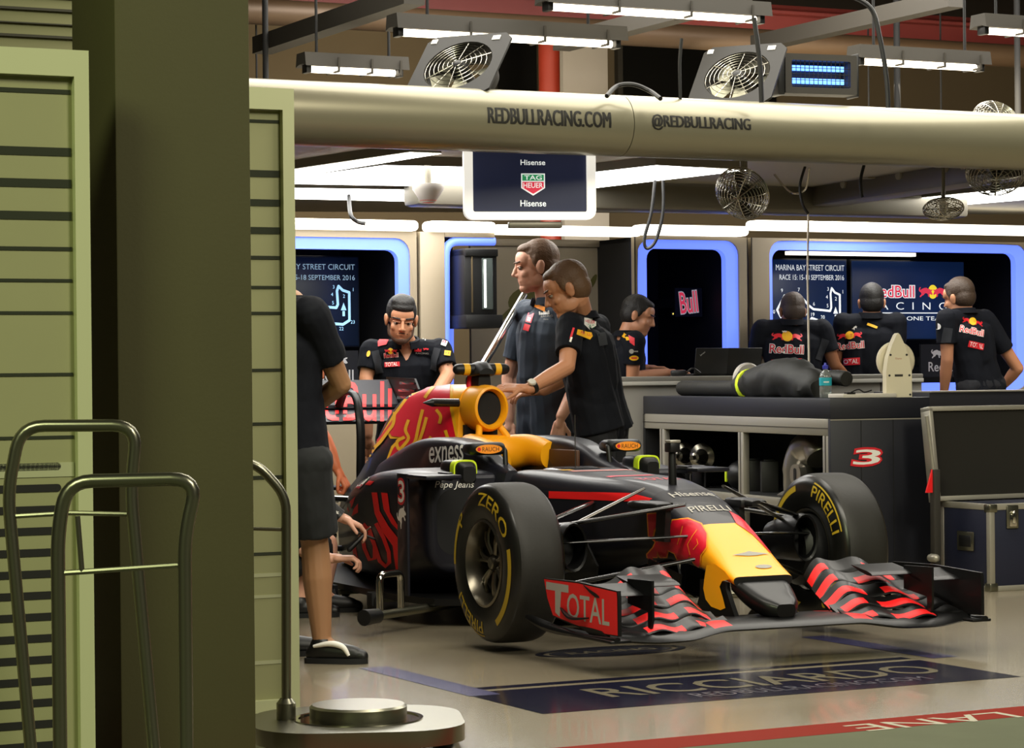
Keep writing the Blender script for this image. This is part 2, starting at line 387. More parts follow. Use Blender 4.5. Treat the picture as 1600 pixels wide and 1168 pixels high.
for px, py, d0, lab in ((520, 40, 14.6, 'grey cable tray crossing the tan duct at the left'), (1010, 38, 14.8, 'grey cable tray above the white column'), (1330, 40, 14.9, 'grey cable tray running over the insect lamp')):
    q = onwall(px, py, d0); o = MB(); o.add(xf(box((-.06, -1.1, -.03), (.06, 1.1, .03)), GF((0, 0, 0))), GREYT)
    for sx in (-.06, .05): o.add(xf(box((sx, -1.1, .03), (sx+.01, 1.1, .07)), GF((0, 0, 0))), GREYT)
    tag(o.build('cable_tray', loc=q), lab, 'cable tray', 'cable trays under the roof')
q = onwall(858, 90, 20.0); q.z = 0; o = MB(); o.add(tube([(0, 0, .0), (0, 0, 4.3)], .085, 16), mat('pipe_red', '#8e2a16', .5, var=.1)); tag(o.build('standpipe', loc=q), 'bright red vertical pipe beside the white column', 'pipe')
for px, lab in ((401, 'thin hanger rod nearest the olive pillar'), (414, 'second thin hanger rod from the olive pillar'), (1357, 'thin hanger rod right of the insect lamp'), (1470, 'thin hanger rod above the right end of the silver tube')):
    q = onwall(px, 120, 17.0); o = MB(); o.add(tube([(0, 0, -.5), (0, 0, 4.3-q.z)], .007, 6), BLKM); tag(o.build('hanger_rod', loc=q), lab, 'rod', 'hanger rods')
def drop_post(px, py, d0, r, zl, lab):
    q = onwall(px, py, d0); o = MB(); o.add(tube([(0, 0, -zl), (0, 0, 4.3-q.z)], r, 10), BLKM); tag(o.build('drop_post', loc=q), lab, 'post', 'black drop posts')
drop_post(415, 100, 15.5, .018, .3, 'black drop post next to the olive pillar')
drop_post(1402, 150, 15.6, .022, .3, 'black drop post right of the insect lamp')
drop_post(1590, 130, 15.0, .02, .3, 'black drop post at the far right of the silver tube')
# fluorescent battens
def batten(px, py, d0, ln_, lab, hz=.05, wire=True):
    q = onwall(px, py, d0); t = empty('light_batten', q, PHI, lab, 'light fitting', 'fluorescent battens'); h = MB()
    prof = [(-.075, 0), (-.06, .075), (.06, .075), (.075, 0), (.03, .012), (-.03, .012)]
    h.add(loft([[V((x, y, z)) for y, z in prof] for x in (0, ln_)]), GREYT); h.build('housing', t)
    g = MB(); g.add(tube([(.06, 0, -.012), (ln_-.06, 0, -.012)], .019, 10), TUBEL); g.build('lamp_tube', t)
    for x in (0.02, ln_-.05):
        e = MB(); e.add(box((x, -.035, -.035), (x+.03, .035, .02), .005), BLK); e.build('lamp_holder', t)
    for x in (.3*ln_, .62*ln_, .9*ln_):
        e = MB(); e.add(box((x, -.08, -.03), (x+.012, .08, -.02)), GREYT); e.add(box((x, -.085, -.03), (x+.012, -.078, .05)), GREYT); e.build('clip', t)
    for x in (.15*ln_, .85*ln_):
        e = MB(); e.add(tube([(x, 0, .07), (x, 0, 4.3-q.z)], .008, 6), BLKM); e.build('hanger', t)
batten(612, 46, 12.6, 1.28, 'lit fluorescent batten above the left square fan shroud')
batten(846, 6, 12.4, 1.30, 'lit fluorescent batten at the top centre over the red beam')
batten(470, 104, 14.4, .62, 'short lit fluorescent batten left of the square fan shroud')
batten(1334, 92, 12.9, .88, 'lit fluorescent batten right of the insect lamp')
batten(1528, 44, 12.4, .8, 'lit fluorescent batten in the top right corner')
# ================================================================== GANTRY
GT = 11.7
q0 = onwall(800, 190, GT); gz = q0.z; O = V((0, GT, gz)); u_of = lambda p: (p-O).dot(U)
tb = MB(); tr_ = .145
ua, ub = -2.6, 4.2
tb.add(xf(tube([(ua, 0, 0), (u_of(onwall(968, 200, GT))-.002, 0, 0)], tr_, 40), GF((0, 0, 0))), TUBEM)
tb.add(xf(tube([(u_of(onwall(968, 200, GT))+.002, 0, 0), (ub, 0, 0)], tr_, 40), GF((0, 0, 0))), TUBEM)
INK = mat('tube_lettering', '#17150f', .5)
def on_tube(uc, ang, lift=.0012):
    def f(a, b):
        t = R(ang)+b/tr_; return U*(uc+a)-N*math.cos(t)*(tr_+lift)+Z*math.sin(t)*(tr_+lift)
    return f
for s_, x0, x1, py in (('REDBULLRACING.COM', 760, 951, 188), ('@REDBULLRACING', 1016, 1169, 197)):
    a, b = u_of(onwall(x0, py, GT-.14)), u_of(onwall(x1, py, GT-.14)); [mapped(tb, mv(text2d(s_, b-a, .074), dx_), INK, on_tube((a+b)/2, 4, .0012+.0007*k_), .03) for k_, dx_ in enumerate((-.003, 0, .003))]
t_ = empty('overhead_gantry', O, 0, 'silver overhead gantry with a long lettered round tube and beams', 'gantry')
tb.build('front_tube', t_)
GU = lambda px, py, dz=0: atz(px, py, 2.25+dz)-O
def slab(pts, zt, zb, m, name, par):
    o = MB(); n = len(pts); vs = [V((p.x, p.y, zb-gz)) for p in pts]+[V((p.x, p.y, zt-gz)) for p in pts]
    o.add((vs, [list(range(n))[::-1], [n+i for i in range(n)]]+[[i, (i+1) % n, n+(i+1) % n, n+i] for i in range(n)]), m); return o.build(name, par)
# rear beam (a flat silver box), two side beams
d_rb = 15.0
rb = MB(); a, b = u_of(onwall(380, 300, d_rb)), u_of(onwall(1215, 300, d_rb)); rq = onwall(800, 300, d_rb)-O
rb.add(xf(box((a-.4, 0, 2.13-gz), (b, .22, 2.34-gz), .03), GF(V((0, d_rb, gz))-O+V((0, 0, 0)))), BEAM); rb.build('rear_beam', t_)
e0, e1 = atz(1262, 318, 2.2), atz(1640, 262, 2.2)
sd = (e1-e0).normalized(); o = MB(); w = V((sd.y, -sd.x, 0))
o.add(xf(box((-.6, 0, -.02), ((e1-e0).length+.4, .2, .2), .02), frame(e0-O, sd, -w, Z)), BEAM)
for sx, wd in ((.5, .05), (1.2, .05), (1.75, .05), (1.95, .05)):
    o.add(xf(tube([(sx, -.012, .09), (sx, 0.01, .09)], wd*.6, 14), frame(e0-O, sd, -w, Z)), mat('socket_white', '#b8b2a2', .5))
o.build('side_beam', t_)
# light panels of the gantry, lit
lampg = 'lit white ceiling panels of the gantry'
def lightpanel(pts, lab, z=2.25, m=LED):
    P = [atz(x, y, z) for x, y in pts]; c = sum(P, V())/len(P); t = empty('light_panel', c-O); t.parent = t_
    o = MB(); n = len(P); vs = [p-c for p in P]+[p-c+V((0, 0, .012)) for p in P]
    cr = (P[1]-P[0]).cross(P[2]-P[1]).z; idx = list(range(n)) if cr < 0 else list(range(n))[::-1]
    o.add((vs, [idx]), m); o.build('diffuser', t)
    h = MB(); vs = [p-c+V((0, 0, .004)) for p in P]+[p-c+V((0, 0, .05)) for p in P]
    h.add((vs, [[n+i for i in idx][::-1]]+[[i, (i+1) % n, n+(i+1) % n, n+i] for i in range(n)]), BEAM); h.build('tray', t)
lightpanel([(380, 276), (640, 238), (690, 240), (440, 280)], 'narrow lit panel running away at the far left')
lightpanel([(380, 288), (600, 258), (800, 262), (800, 293), (380, 286)], 'wide lit panel behind the small lamp dome')
lightpanel([(380, 292), (800, 299), (800, 318), (380, 309)], 'lit strip panel below the wide left one')
lightpanel([(900, 272), (1025, 258), (1168, 266), (900, 297)], 'lit wedge panel right of the hanging screen')
lightpanel([(1215, 333), (1640, 288), (1640, 309), (1345, 333)], 'lit strip under the beam with sockets')
slab([atz(x, y, 2.30)-O for x, y in ((300, 196), (1700, 228), (1700, 335), (300, 330))], 2.315, 2.30, mat('gantry_soffit', '#b4ad9c', .5, metal=.1), 'soffit', t_)
o = MB(); q = at(669, 296, 13.6); t = empty('warning_lamp', q, 0, 'small white dome lamp with a red glow under the gantry', 'lamp')
o.add(lathe([(0, -.072), (.035, -.07), (.055, -.045), (.085, .0), (.085, .03), (.0, .035)], 28), mat('dome_white', '#d8d2cc', .3)); o.build('dome', t)
o = MB(); o.add(lathe([(0, -.074), (.030, -.071), (.046, -.058)], 20), mat('dome_red', '#c8402a', .35, emit=.25)); o.build('lens', t)
o = MB(); o.add(tube([(0, 0, .03), (0, 0, .14)], .02), BEAM); o.build('mount', t)
# screen hung on the front tube
sc = at(826, 296, 12.15); t = empty('hanging_screen', sc, PHI*.35, 'white-framed dark screen hung under the lettered silver tube', 'screen')
ws, hs = .640, .295
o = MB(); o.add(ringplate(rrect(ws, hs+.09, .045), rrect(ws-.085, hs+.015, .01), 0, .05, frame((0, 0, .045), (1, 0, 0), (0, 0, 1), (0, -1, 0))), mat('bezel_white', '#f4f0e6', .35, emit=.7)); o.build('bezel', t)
o = MB(); SCRN = mat('screen_navy', '#20243a', .35, emit=.5); o.add(box((-.29, -.028, -.118), (.29, .0, .2)), SCRN)
fs_ = lambda g, m, dx, dz, l=.0: flat(o, g, m, (dx, -.0285-l, dz), (1, 0, 0), (0, 0, 1))
SG = mat('lit_green', '#2e8a58', .5, emit=.7); SR = mat('lit_red', '#d8344a', .5, emit=.7); SW = mat('lit_white', '#e8ece8', .5, emit=.8); SY = mat('lit_yellow', '#e8d02c', .5, emit=.8)
px_ = .64/208
fs_(poly2d([(-.058, .04), (.058, .04), (.058, -.03), (0, -.066), (-.058, -.03)]), SW, .017, .035); fs_(mv(rect2d(.105, .03), 0, .02), SG, .017, .035, .0006)
fs_(poly2d([(-.052, .0), (.052, .0), (.052, -.027), (0, -.058), (-.052, -.027)]), SR, .017, .035, .0006)
fs_(text2d('TAG', .085, .022, .02), SW, .017, .055, .0012); fs_(text2d('HEUER', .095, .024, .02), SW, .017, .018, .0012)
fs_(text2d('Hisense', .125, .03, .025), SW, .017, -.068, .0006); fs_(text2d('Hisense', .12, .026, .02), SW, .017, .128, .0006)
o.build('display', t)
o = MB(); o.add(box((-.30, .0, -.125), (.30, .04, .125), .01), BLK); o.add(box((-.06, .01, .10), (.06, .05, .25), .005), BEAM); o.add(box((-.05, -.46, .2), (.05, .05, .23), .005), BEAM); o.add(box((-.1, -.02, -.185), (.16, .03, -.155), .006), BEAM); o.build('mount', t)
# ================================================================== wire-cage fans, clear fan shrouds, insect lamp
WIRE = mat('wire_chrome', '#b4b0a6', .25, metal=1.0)
def cage_fan(c, r, aim, lab, down=True):
    t = empty('cage_fan', c, 0, lab, 'fan', 'wire cage fans'); q = V(aim).to_track_quat('Z', 'Y').to_matrix().to_4x4(); o = MB()
    for i in range(1, 12):
        f = i/11; rr = r*math.sin(f*math.pi/2); h = r*.42*math.cos(f*math.pi/2)
        for s_ in (1, -1): o.add(xf(tube([(rr*math.cos(2*math.pi*k/28), rr*math.sin(2*math.pi*k/28), h*s_) for k in range(29)], .0022, 4, False), q), WIRE)
    for k in range(12):
        a = 2*math.pi*k/12; o.add(xf(tube([(r*math.sin(b)*math.cos(a), r*math.sin(b)*math.sin(a), r*.42*math.cos(b)) for b in (math.pi*j/14 for j in range(15))], .0028, 4, False), q), WIRE)
    o.build('wire_guard', t)
    o = MB(); o.add(xf(cap((0, 0, -r*.3), r*.2, (0, 0, r*.2), r*.16), q), BLK); o.build('motor', t)
    for k in range(4):
        a = 2*math.pi*k/4; o = MB(); bl = []
        for i in range(6):
            f = .2+.68*i/5; w = r*.2*(1+f); bl.append([V((f*r*math.cos(a+e), f*r*math.sin(a+e), -e*.18*r+.04*r)) for e in (-w/(2*f*r), 0, w/(2*f*r))])
        g = loft(bl, False, False); o.add(xf(g, q), GREYT); o.build('blade', t)
    zz = (2.306 if down else gz+.10)-c.z; o = MB(); o.add(tube([V((0, 0, r*.3 if down else -r*.3)), V((0, 0, zz))], .012, 8), BEAM); o.build('stalk', t)
cage_fan(at(1160, 302, 12.9), .145, (-.5, -.8, -.5), 'wire cage fan under the tube, beside the lit wedge panel')
cage_fan(at(1556, 268, 13.1), .155, (-.1, -.7, -.7), 'large wire cage fan under the right end of the tube')
cage_fan(at(1556, 190, 13.3), .13, (.2, -.8, .5), 'wire cage fan standing above the right end of the tube', False)
cage_fan(at(1474, 326, 14.2), .115, (0, -.35, -.9), 'small dark wire cage fan hanging behind the lit strip')
GLASSY = mat('shroud_metal', '#1b1916', .5, spec=.3)
def shroud(px, py, d0, lab, tilt):
    q = onwall(px, py, d0); t = empty('fan_shroud', q, PHI, lab, 'fan', 'tilted fan shrouds on the tube')
    M = Matrix.Rotation(R(tilt[0]), 4, 'Z') @ Matrix.Rotation(R(tilt[1]), 4, 'X') @ Matrix.Rotation(R(tilt[2]), 4, 'Z')
    n = 32; ci = [(.17*math.cos(2*math.pi*(j+.5)/n+math.pi/4), .17*math.sin(2*math.pi*(j+.5)/n+math.pi/4)) for j in range(n)]
    sq = []
    for x, y in ci: m_ = max(abs(x), abs(y)); sq.append((x/m_*.22, y/m_*.22))
    o = MB(); o.add(ringplate(sq, ci, -.006, .006, M), GLASSY); o.add(xf(box((.12, .17, .006), (.16, .20, .009)), M), WHT); o.add(xf(box((-.2, .17, .006), (-.17, .20, .009)), M), WHT); o.build('plate', t)
    o = MB(); o.add(xf(lathe([(.17, -.006), (.155, -.12), (.162, -.12), (.178, -.006)], 32), M), GLASSY); o.build('duct_ring', t)
    o = MB()
    for i in range(1, 8): o.add(xf(tube([(.166*i/7*math.cos(2*math.pi*k/24), .166*i/7*math.sin(2*math.pi*k/24), .02*(1-(i/7)**2)) for k in range(25)], .0016, 4, False), M), WIRE)
    for kk in range(6): a = math.pi*kk/6; o.add(xf(tube([(.166*math.cos(a), .166*math.sin(a), 0), (0, 0, .02), (-.166*math.cos(a), -.166*math.sin(a), 0)], .002, 4, False), M), WIRE)
    o.build('wire_guard', t)
    o = MB(); o.add(xf(cap((0, 0, -.10), .05, (0, 0, -.02), .045), M), BLK); o.build('motor', t)
    for kk in range(5):
        a = 2*math.pi*kk/5; o = MB(); bl = []
        for i in range(5): f = .05+.1*i/4; bl.append([V((f*math.cos(a+e), f*math.sin(a+e), -.04-e*.04)) for e in (-.35, 0, .35)])
        o.add(xf(loft(bl, False, False), M), STEEL); o.build('blade', t)
    o = MB(); o.add(rounded_br(), BEAM); o.build('bracket', t)
def rounded_br(): return box((-.13, -.05, -.235), (.13, .05, -.205), .01)
shroud(716, 103, 11.9, 'tilted square fan shroud above the tube, left of the white column', (-52, 46, 0))
shroud(1152, 118, 12.0, 'tilted square fan shroud above the tube beside the insect lamp', (-52, 48, 0))
q = onwall(1275, 118, 12.0); t = empty('insect_lamp', q, PHI-.12, 'insect killing lamp with two glowing blue tubes above the tube', 'lamp'); o = MB()
o.add(ringplate(rrect(.40, .20, .01), rrect(.33, .135, .01), -.06, .06, frame((0, 0, 0), (1, 0, 0), (0, 0, 1), (0, -1, 0))), GREYT); o.add(box((-.17, .03, -.07), (.17, .06, .07)), BLK); o.build('case', t)
for zz in (.035, -.03):
    g = MB(); g.add(tube([(-.155, -.0, zz), (.155, 0, zz)], .014, 10), mat('uv_tube', '#5a8cff', .5, emit=4.0)); g.build('lamp_tube', t)
g = MB()
for i in range(14): g.add(tube([(-.16+i*.0245, -.05, -.07), (-.16+i*.0245, -.05, .07)], .0022, 4), BLK)
for i in range(5): g.add(tube([(-.165, -.05, -.06+i*.03), (.165, -.05, -.06+i*.03)], .0018, 4), BLK)
g.build('grille', t); g = MB(); g.add(box((-.24, -.06, -.11), (-.2, .06, .13), .01), BLK); g.build('end_cap', t); g = MB(); g.add(box((.2, -.06, -.11), (.212, .06, .11), .004), BLK); g.build('end_cap', t)
# cables
def cable(pts, r, lab, k=7, m=BLK, loc=None, name='cable', cat='cable'):
    P = [at(*p) for p in pts]; o = MB(); c = P[0]; o.add(tube(spline([p-c for p in P], k), r, 8), m); return tag(o.build(name, loc=c), lab, cat)
cable([(1036, 276, 14.6), (1036, 330, 14.6), (1025, 375, 14.6), (1011, 388, 14.6), (1007, 372, 14.6), (1018, 330, 14.6), (1024, 276, 14.6)], .0095, 'black cable loop hanging from the lit wedge panel')
cable([(1258, 260, 14.35), (1250, 290, 14.35), (1254, 318, 14.35), (1263, 334, 14.35)], .008, 'short black cable curling under the tube by the white cord')
cable([(1263, 332, 14.35), (1262, 420, 14.35), (1263, 500, 14.35), (1264, 575, 14.35)], .006, 'thin white cord hanging straight down in front of the circuit map', m=mat('cord_white', '#cfc4b4', .6))
cable([(545, 306, 14.72), (548, 335, 14.5), (558, 346, 14.5), (571, 349, 14.5)], .012, 'thick black cable end over the left light strip')
cable([(948, 150, 11.7), (965, 134, 11.8), (990, 132, 11.8), (1015, 142, 11.8), (1032, 154, 11.7)], .011, 'black cable arch standing on the lettered tube')
cable([(1320, -10, 12.2), (1360, 12, 12.2), (1375, 60, 12.2), (1385, 120, 12.2), (1388, 168, 12.2)], .012, 'thick black cable dropping right of the insect lamp')
cable([(1178, 28, 12.1), (1184, 70, 12.1), (1188, 110, 12.1), (1190, 160, 12.1)], .012, 'thick black cable dropping left of the insect lamp')
cable([(1350, 258, 14.3), (1345, 280, 14.3), (1346, 302, 14.3), (1348, 308, 14.3)], .009, 'short black cable on the beam with sockets')
cable([(1210, 272, 14.9), (1235, 300, 14.7), (1258, 296, 14.6), (1265, 262, 14.45)], .006, 'bright hook wire under the tube', m=CHROME)
cable([(1065, 60, 12.05), (1062, 100, 12.05), (1063, 157, 12.05)], .008, 'thin black cable dropping between the fan shrouds')
def on_beam(px, dz):
    lo, hi = -.6, (e1-e0).length+.4
    for _ in range(40):
        m_ = (lo+hi)/2; p = e0+sd*m_; lo, hi = (m_, hi) if 800+F_PX*p.x/p.y < px else (lo, m_)
    return e0+sd*lo+Z*dz
sd = (e1-e0).normalized(); bn = V((sd.y, -sd.x, 0))
o = MB(); q = on_beam(1286, .08)-bn*.06; o.add(lathe([(0, -.085), (.012, -.08), (.022, -.02), (.035, .02), (.05, .022), (.05, .06), (0, .062)], 18), mat('plug_beige', '#a39a84', .5)); o.add(box((-.06, -.06, .03), (.06, .06, .05)), GREYT); tag(o.build('power_plug', loc=q), 'beige plug pointing down from the beam with sockets', 'plug')
for px, lab in ((1366, 'grey socket box in the middle of the beam'), (1478, 'grey socket box near the large cage fan')):
    o = MB(); q = on_beam(px, .12); o.add(xf(box((-.04, -.05, -.03), (.04, .05, .03), .006), frame((0, 0, 0), sd, bn*-1, Z)), mat('plug_beige', '#a39a84')); tag(o.build('socket_box', loc=q), lab, 'socket', 'socket boxes')
# ================================================================== SLIDING SCREENS (in the foreground)
PALE = mat('screen_frame_pale', '#c3c79a', .5); FILM = mat('screen_film', '#9a9a6e', .6, var=.04); CLR = mat('screen_clear_band', '#3c3f34', .12); SLOT = mat('screen_slot', '#15140e', .7); CLRL = mat('screen_light_band', '#b5b791', .4)
def sliding(name, rpx, rpy, d, w, top, lab, bands, lo_bands, slots, fr=.040):
    q = at(rpx, rpy, d); q.z = 0; t = empty(name, q, 0, lab, 'screen', 'pale sliding screens'); M = GF((0, 0, 0)); o = MB()
    o.add(xf(ringplate([(-w, .05), (0, .05), (0, top), (-w, top)], [(-w+fr, .05+fr), (-fr, .05+fr), (-fr, top-.070), (-w+fr, top-.070)], 0, .06, frame((0, 0, 0), (1, 0, 0), (0, 0, 1), (0, -1, 0))), M), PALE); o.build('frame', t)
    o = MB(); o.add(xf(box((-w+fr*.8, -.035, .06), (-fr*.8, -.025, top-fr*1.8)), M), FILM)
    for z0, h, m in bands: o.add(xf(box((-w+fr, -.0375, z0-h/2), (-fr-.004, -.035, z0+h/2)), M), m)
    for i in range(slots[0] if slots else 0):
        z0 = slots[1]-i*slots[2]; o.add(prism([(p[0]+slots[3], p[1]+z0) for p in rrect(slots[4], .020, .0095)], .035, .0375, M @ frame((0, 0, 0), (1, 0, 0), (0, 0, 1), (0, -1, 0))), SLOT)
    o.build('panel', t)
dl = 6.75; zl = lambda py: at(60, py, dl).z
sliding('sliding_screen', 133, 584, dl, .95, zl(84), 'pale sliding screen with dark slots, behind the trolleys at far left',
    [(zl(y), h/585, m) for y, h, m in ((148, 7, CLR), (241, 13, CLR), (290, 13, CLR), (340, 13, CLR), (391, 6, CLR), (440, 5, CLR), (490, 5, CLR), (585, 5, CLR), (682, 5, CLR), (732, 22, CLRL))], 0, (15, zl(727), 33/585, -.30, .44))
dr = 8.3; zr = lambda py: at(420, py, dr).z
sliding('sliding_screen', 453, 584, dr, .75, zr(142), 'pale sliding screen with thin bands, right of the olive pillar',
    [(zr(y), h/497, m) for y, h, m in ((193, 5, CLR), (274, 11, CLR), (319, 11, CLR), (362, 11, CLR), (404, 6, CLR), (450, 5, CLR), (490, 5, CLR), (578, 5, CLR), (661, 5, CLR), (744, 6, CLR), (862, 5, CLR), (895, 6, CLRL), (928, 5, CLRL), (1030, 6, CLRL), (1109, 6, SLOT))], 0, None)
# ================================================================== TROLLEYS
def trolley(lab, d, lt, rt, kneel, kneer, footl, footr, cross, r=.0155, base=None, loc0=None, name='hand_trolley', drop=None):
    P = lambda p, dd=0: at(p[0], p[1], d+dd)
    c = P(footl); c.z = 0; t = empty(name, c, 0, lab, 'trolley', 'chrome hand trolleys')
    pts = [P(footl), P(kneel), P(lt), P(rt), P(kneer), P(footr)]
    for i in (0, 5): pts[i] = pts[i]+(pts[i]-pts[1 if i == 0 else 4])*max(0, (pts[i].z-.09)/max(.01, pts[1].z-pts[i].z)); pts[i].z = max(pts[i].z, .09)
    o = MB(); o.add(tube(rounded([p-c for p in pts], .06, 6), r, 14), CHROME if r > .02 else STEEL); o.build('handle', t)
    o = MB(); o.add(tube([P(p)-c for p in cross], .006, 8), STEEL); o.build('crossbar', t)
    if drop: o = MB(); o.add(tube([P(p)-c for p in drop], .006, 8), STEEL); o.build('hook_rod', t)
    a, b = pts[0]-c, pts[5]-c; m = (a+b)/2; w = (b-a).length
    if base:
        o = MB(); o.add(prism(rrect(w+.2, .5, .12), .075, .11, frame((m.x, m.y+base, 0), (1, 0, 0), (0, 1, 0), (0, 0, 1))), STEEL); o.build('platform', t)
        for sx in (-1, 1):
            for sy in (-1, 1):
                o = MB(); o.add(xf(lathe([(0, -.014), (.03, -.014), (.034, -.006), (.034, .006), (.03, .014), (0, .014)], 18, 'y'), Matrix.Translation((m.x+sx*(w/2+.02), m.y+base+sy*.17, .034))), BLK)
                o.add(box((m.x+sx*(w/2+.02)-.02, m.y+base+sy*.17-.02, .034), (m.x+sx*(w/2+.02)+.02, m.y+base+sy*.17+.02, .078), .004), STEEL); o.build('caster', t)
    return t
trolley('tall chrome trolley handle in front of the slotted screen', 6.2, (32, 665), (214, 664), (12, 768), (204, 765), (48, 1168), (238, 1140), [(25, 806), (110, 801), (206, 803)], base=-.22, drop=None)
trolley('lower chrome trolley handle in front of the olive pillar', 5.5, (104, 752), (310, 747), (90, 833), (288, 832), (94, 1168), (291, 1168), [(97, 895), (286, 882)], base=-.22, drop=[(121, 806), (128, 893)])
# tyre trolley with turntable
c = atz(560, 1122, .085); t = empty('wheel_trolley', (c.x, c.y, 0), PHI*.2, 'chrome wheel trolley with raised round turntable on the floor', 'trolley', 'chrome hand trolleys'); s_ = F_PX/c.y
o = MB(); wp = 325/s_; o.add(prism(rrect(wp, .62, .2, 8), .035, .085), STEEL); o.build('platform', t)
o = MB(); o.add(lathe([(0, .13), (.142, .13), (.15, .123), (.15, .085)], 40), STEEL); o.build('turntable', t)
o = MB(); o.add(lathe([(.02, .0852), (.20, .0852), (.20, .089), (.185, .089)], 40), CHROME); o.build('bearing_ring', t)
for sx in (-1, 1):
    for sy in (-1, 1):
        o = MB(); o.add(xf(lathe([(0, -.016), (.02, -.012), (.024, -.006), (.024, .006), (.02, .012), (0, .012)], 18, 'y'), Matrix.Translation((sx*.26, sy*.14, .024))), BLK); o.add(box((sx*.26-.02, sy*.14-.018, .024), (sx*.26+.02, sy*.14+.018, .047), .004), STEEL); o.build('caster', t)
hp = at(447, 1100, c.y)-V((c.x, c.y, 0)); M_ = Matrix.Rotation(-PHI*.2, 4, 'Z'); hk = at(447, 775, c.y)-V((c.x, c.y, 0)); ht = at(400, 722, c.y-.02)-V((c.x, c.y, 0)); hl = at(330, 722, c.y-.02)-V((c.x, c.y, 0)); hl2 = at(300, 775, c.y)-V((c.x, c.y, 0))
o = MB(); hp.z = .07; e_ = V((hl2.x, hl2.y, .07)); o.add(xf(tube(rounded([hp, hk, ht, hl, hl2, e_], .05), .015, 14), M_), STEEL); o.add(xf(lathe([(.03, .08), (.03, .135), (.018, .15)], 18), M_ @ Matrix.Translation((hp.x, hp.y, 0))), STEEL); o.build('handle', t)
o = MB(); o.add(xf(tube([at(447, 827, c.y)-V((c.x, c.y, 0)), at(305, 823, c.y)-V((c.x, c.y, 0))], .006, 8), M_), STEEL); o.build('crossbar', t)
# ================================================================== GARAGE BOOTHS ALONG THE BACK
D0 = 16.59
def uz(px, py, d0=D0):
    p = onwall(px, py, d0); return (p-V((0, d0, 0))).dot(U), p.z
PANW = mat('booth_panel', '#9a8d78', .42, metal=.1, var=.05, vscale=1.2); DARKI = mat('booth_interior', '#0d0d0f', .7); SEAM = mat('seam_dark', '#3a342c', .8)
FXZ = frame((0, 0, 0), (1, 0, 0), (0, 0, 1), (0, -1, 0))     # local xy -> booth x and z, extrusion towards the viewer
SNAVY = mat('display_navy', '#0f2140', .35, emit=.55); SNAVD = mat('display_navy_dim', '#0a1322', .35, emit=.35); SBLU = mat('lit_track_blue', '#9fd0ea', .5, emit=.75); SWD = mat('lit_white_dim', '#9ab8c4', .5, emit=.6)
SDW = mat('print_dim_white', '#b4b0a8', .6)
TRACK = [(.17, .30), (.10, .46), (.05, .60), (.17, .93), (.25, .80), (.30, .72), (.40, .95), (.46, .86), (.56, .70), (.63, .62), (.90, .58), (.92, .66), (.91, .98), (.93, 1.1), (.98, 1.0), (1.06, .95), (1.06, .28), (.98, .18), (.74, .22), (.72, .36), (.60, .42), (.56, .30), (.48, .28), (.42, .44)]
def circuit(o, w, h, zf, m_line, m_txt, nums=True):
    pts = [((x-.55)*w, (y-.6)*h) for x, y in TRACK]; f = lambda g, m, l=.0: flat(o, g, m, (0, zf-l, 0), (1, 0, 0), (0, 0, 1))
    for a, b in zip(pts, pts[1:]): f(line2d([a, b], w*.030), m_line)
    for p in pts: f(mv(disc2d(w*.015, n=8), *p), m_line, .0002)
    for n_, x, y in (('1', 1.11, 1.02), ('2', .995, .86), ('3', .87, 1.08), ('4', .85, .90), ('5', .86, .70), ('6', .64, .74), ('7', .40, 1.06), ('8', .30, .86), ('9', .13, 1.04), ('12', .03, .24), ('16', .50, .52), ('17', .49, .22), ('18', .60, .2), ('19', .62, .50), ('20', .78, .44), ('21', .74, .12), ('22', .96, .08), ('23', 1.10, .24), ('10', -.01, .56)):
        f(mv(text2d(n_, h=h*.082), (x-.55)*w, (y-.6)*h), m_txt)
    f(mv(poly2d([(-.02, 0), (.02, 0), (0, .05)]), .44*w, -.08*h), m_txt); f(mv(rect2d(.03*w, .03*w), .44*w, -.13*h), m_txt); f(mv(rect2d(.03*w, .03*w), .44*w, -.19*h), m_txt)
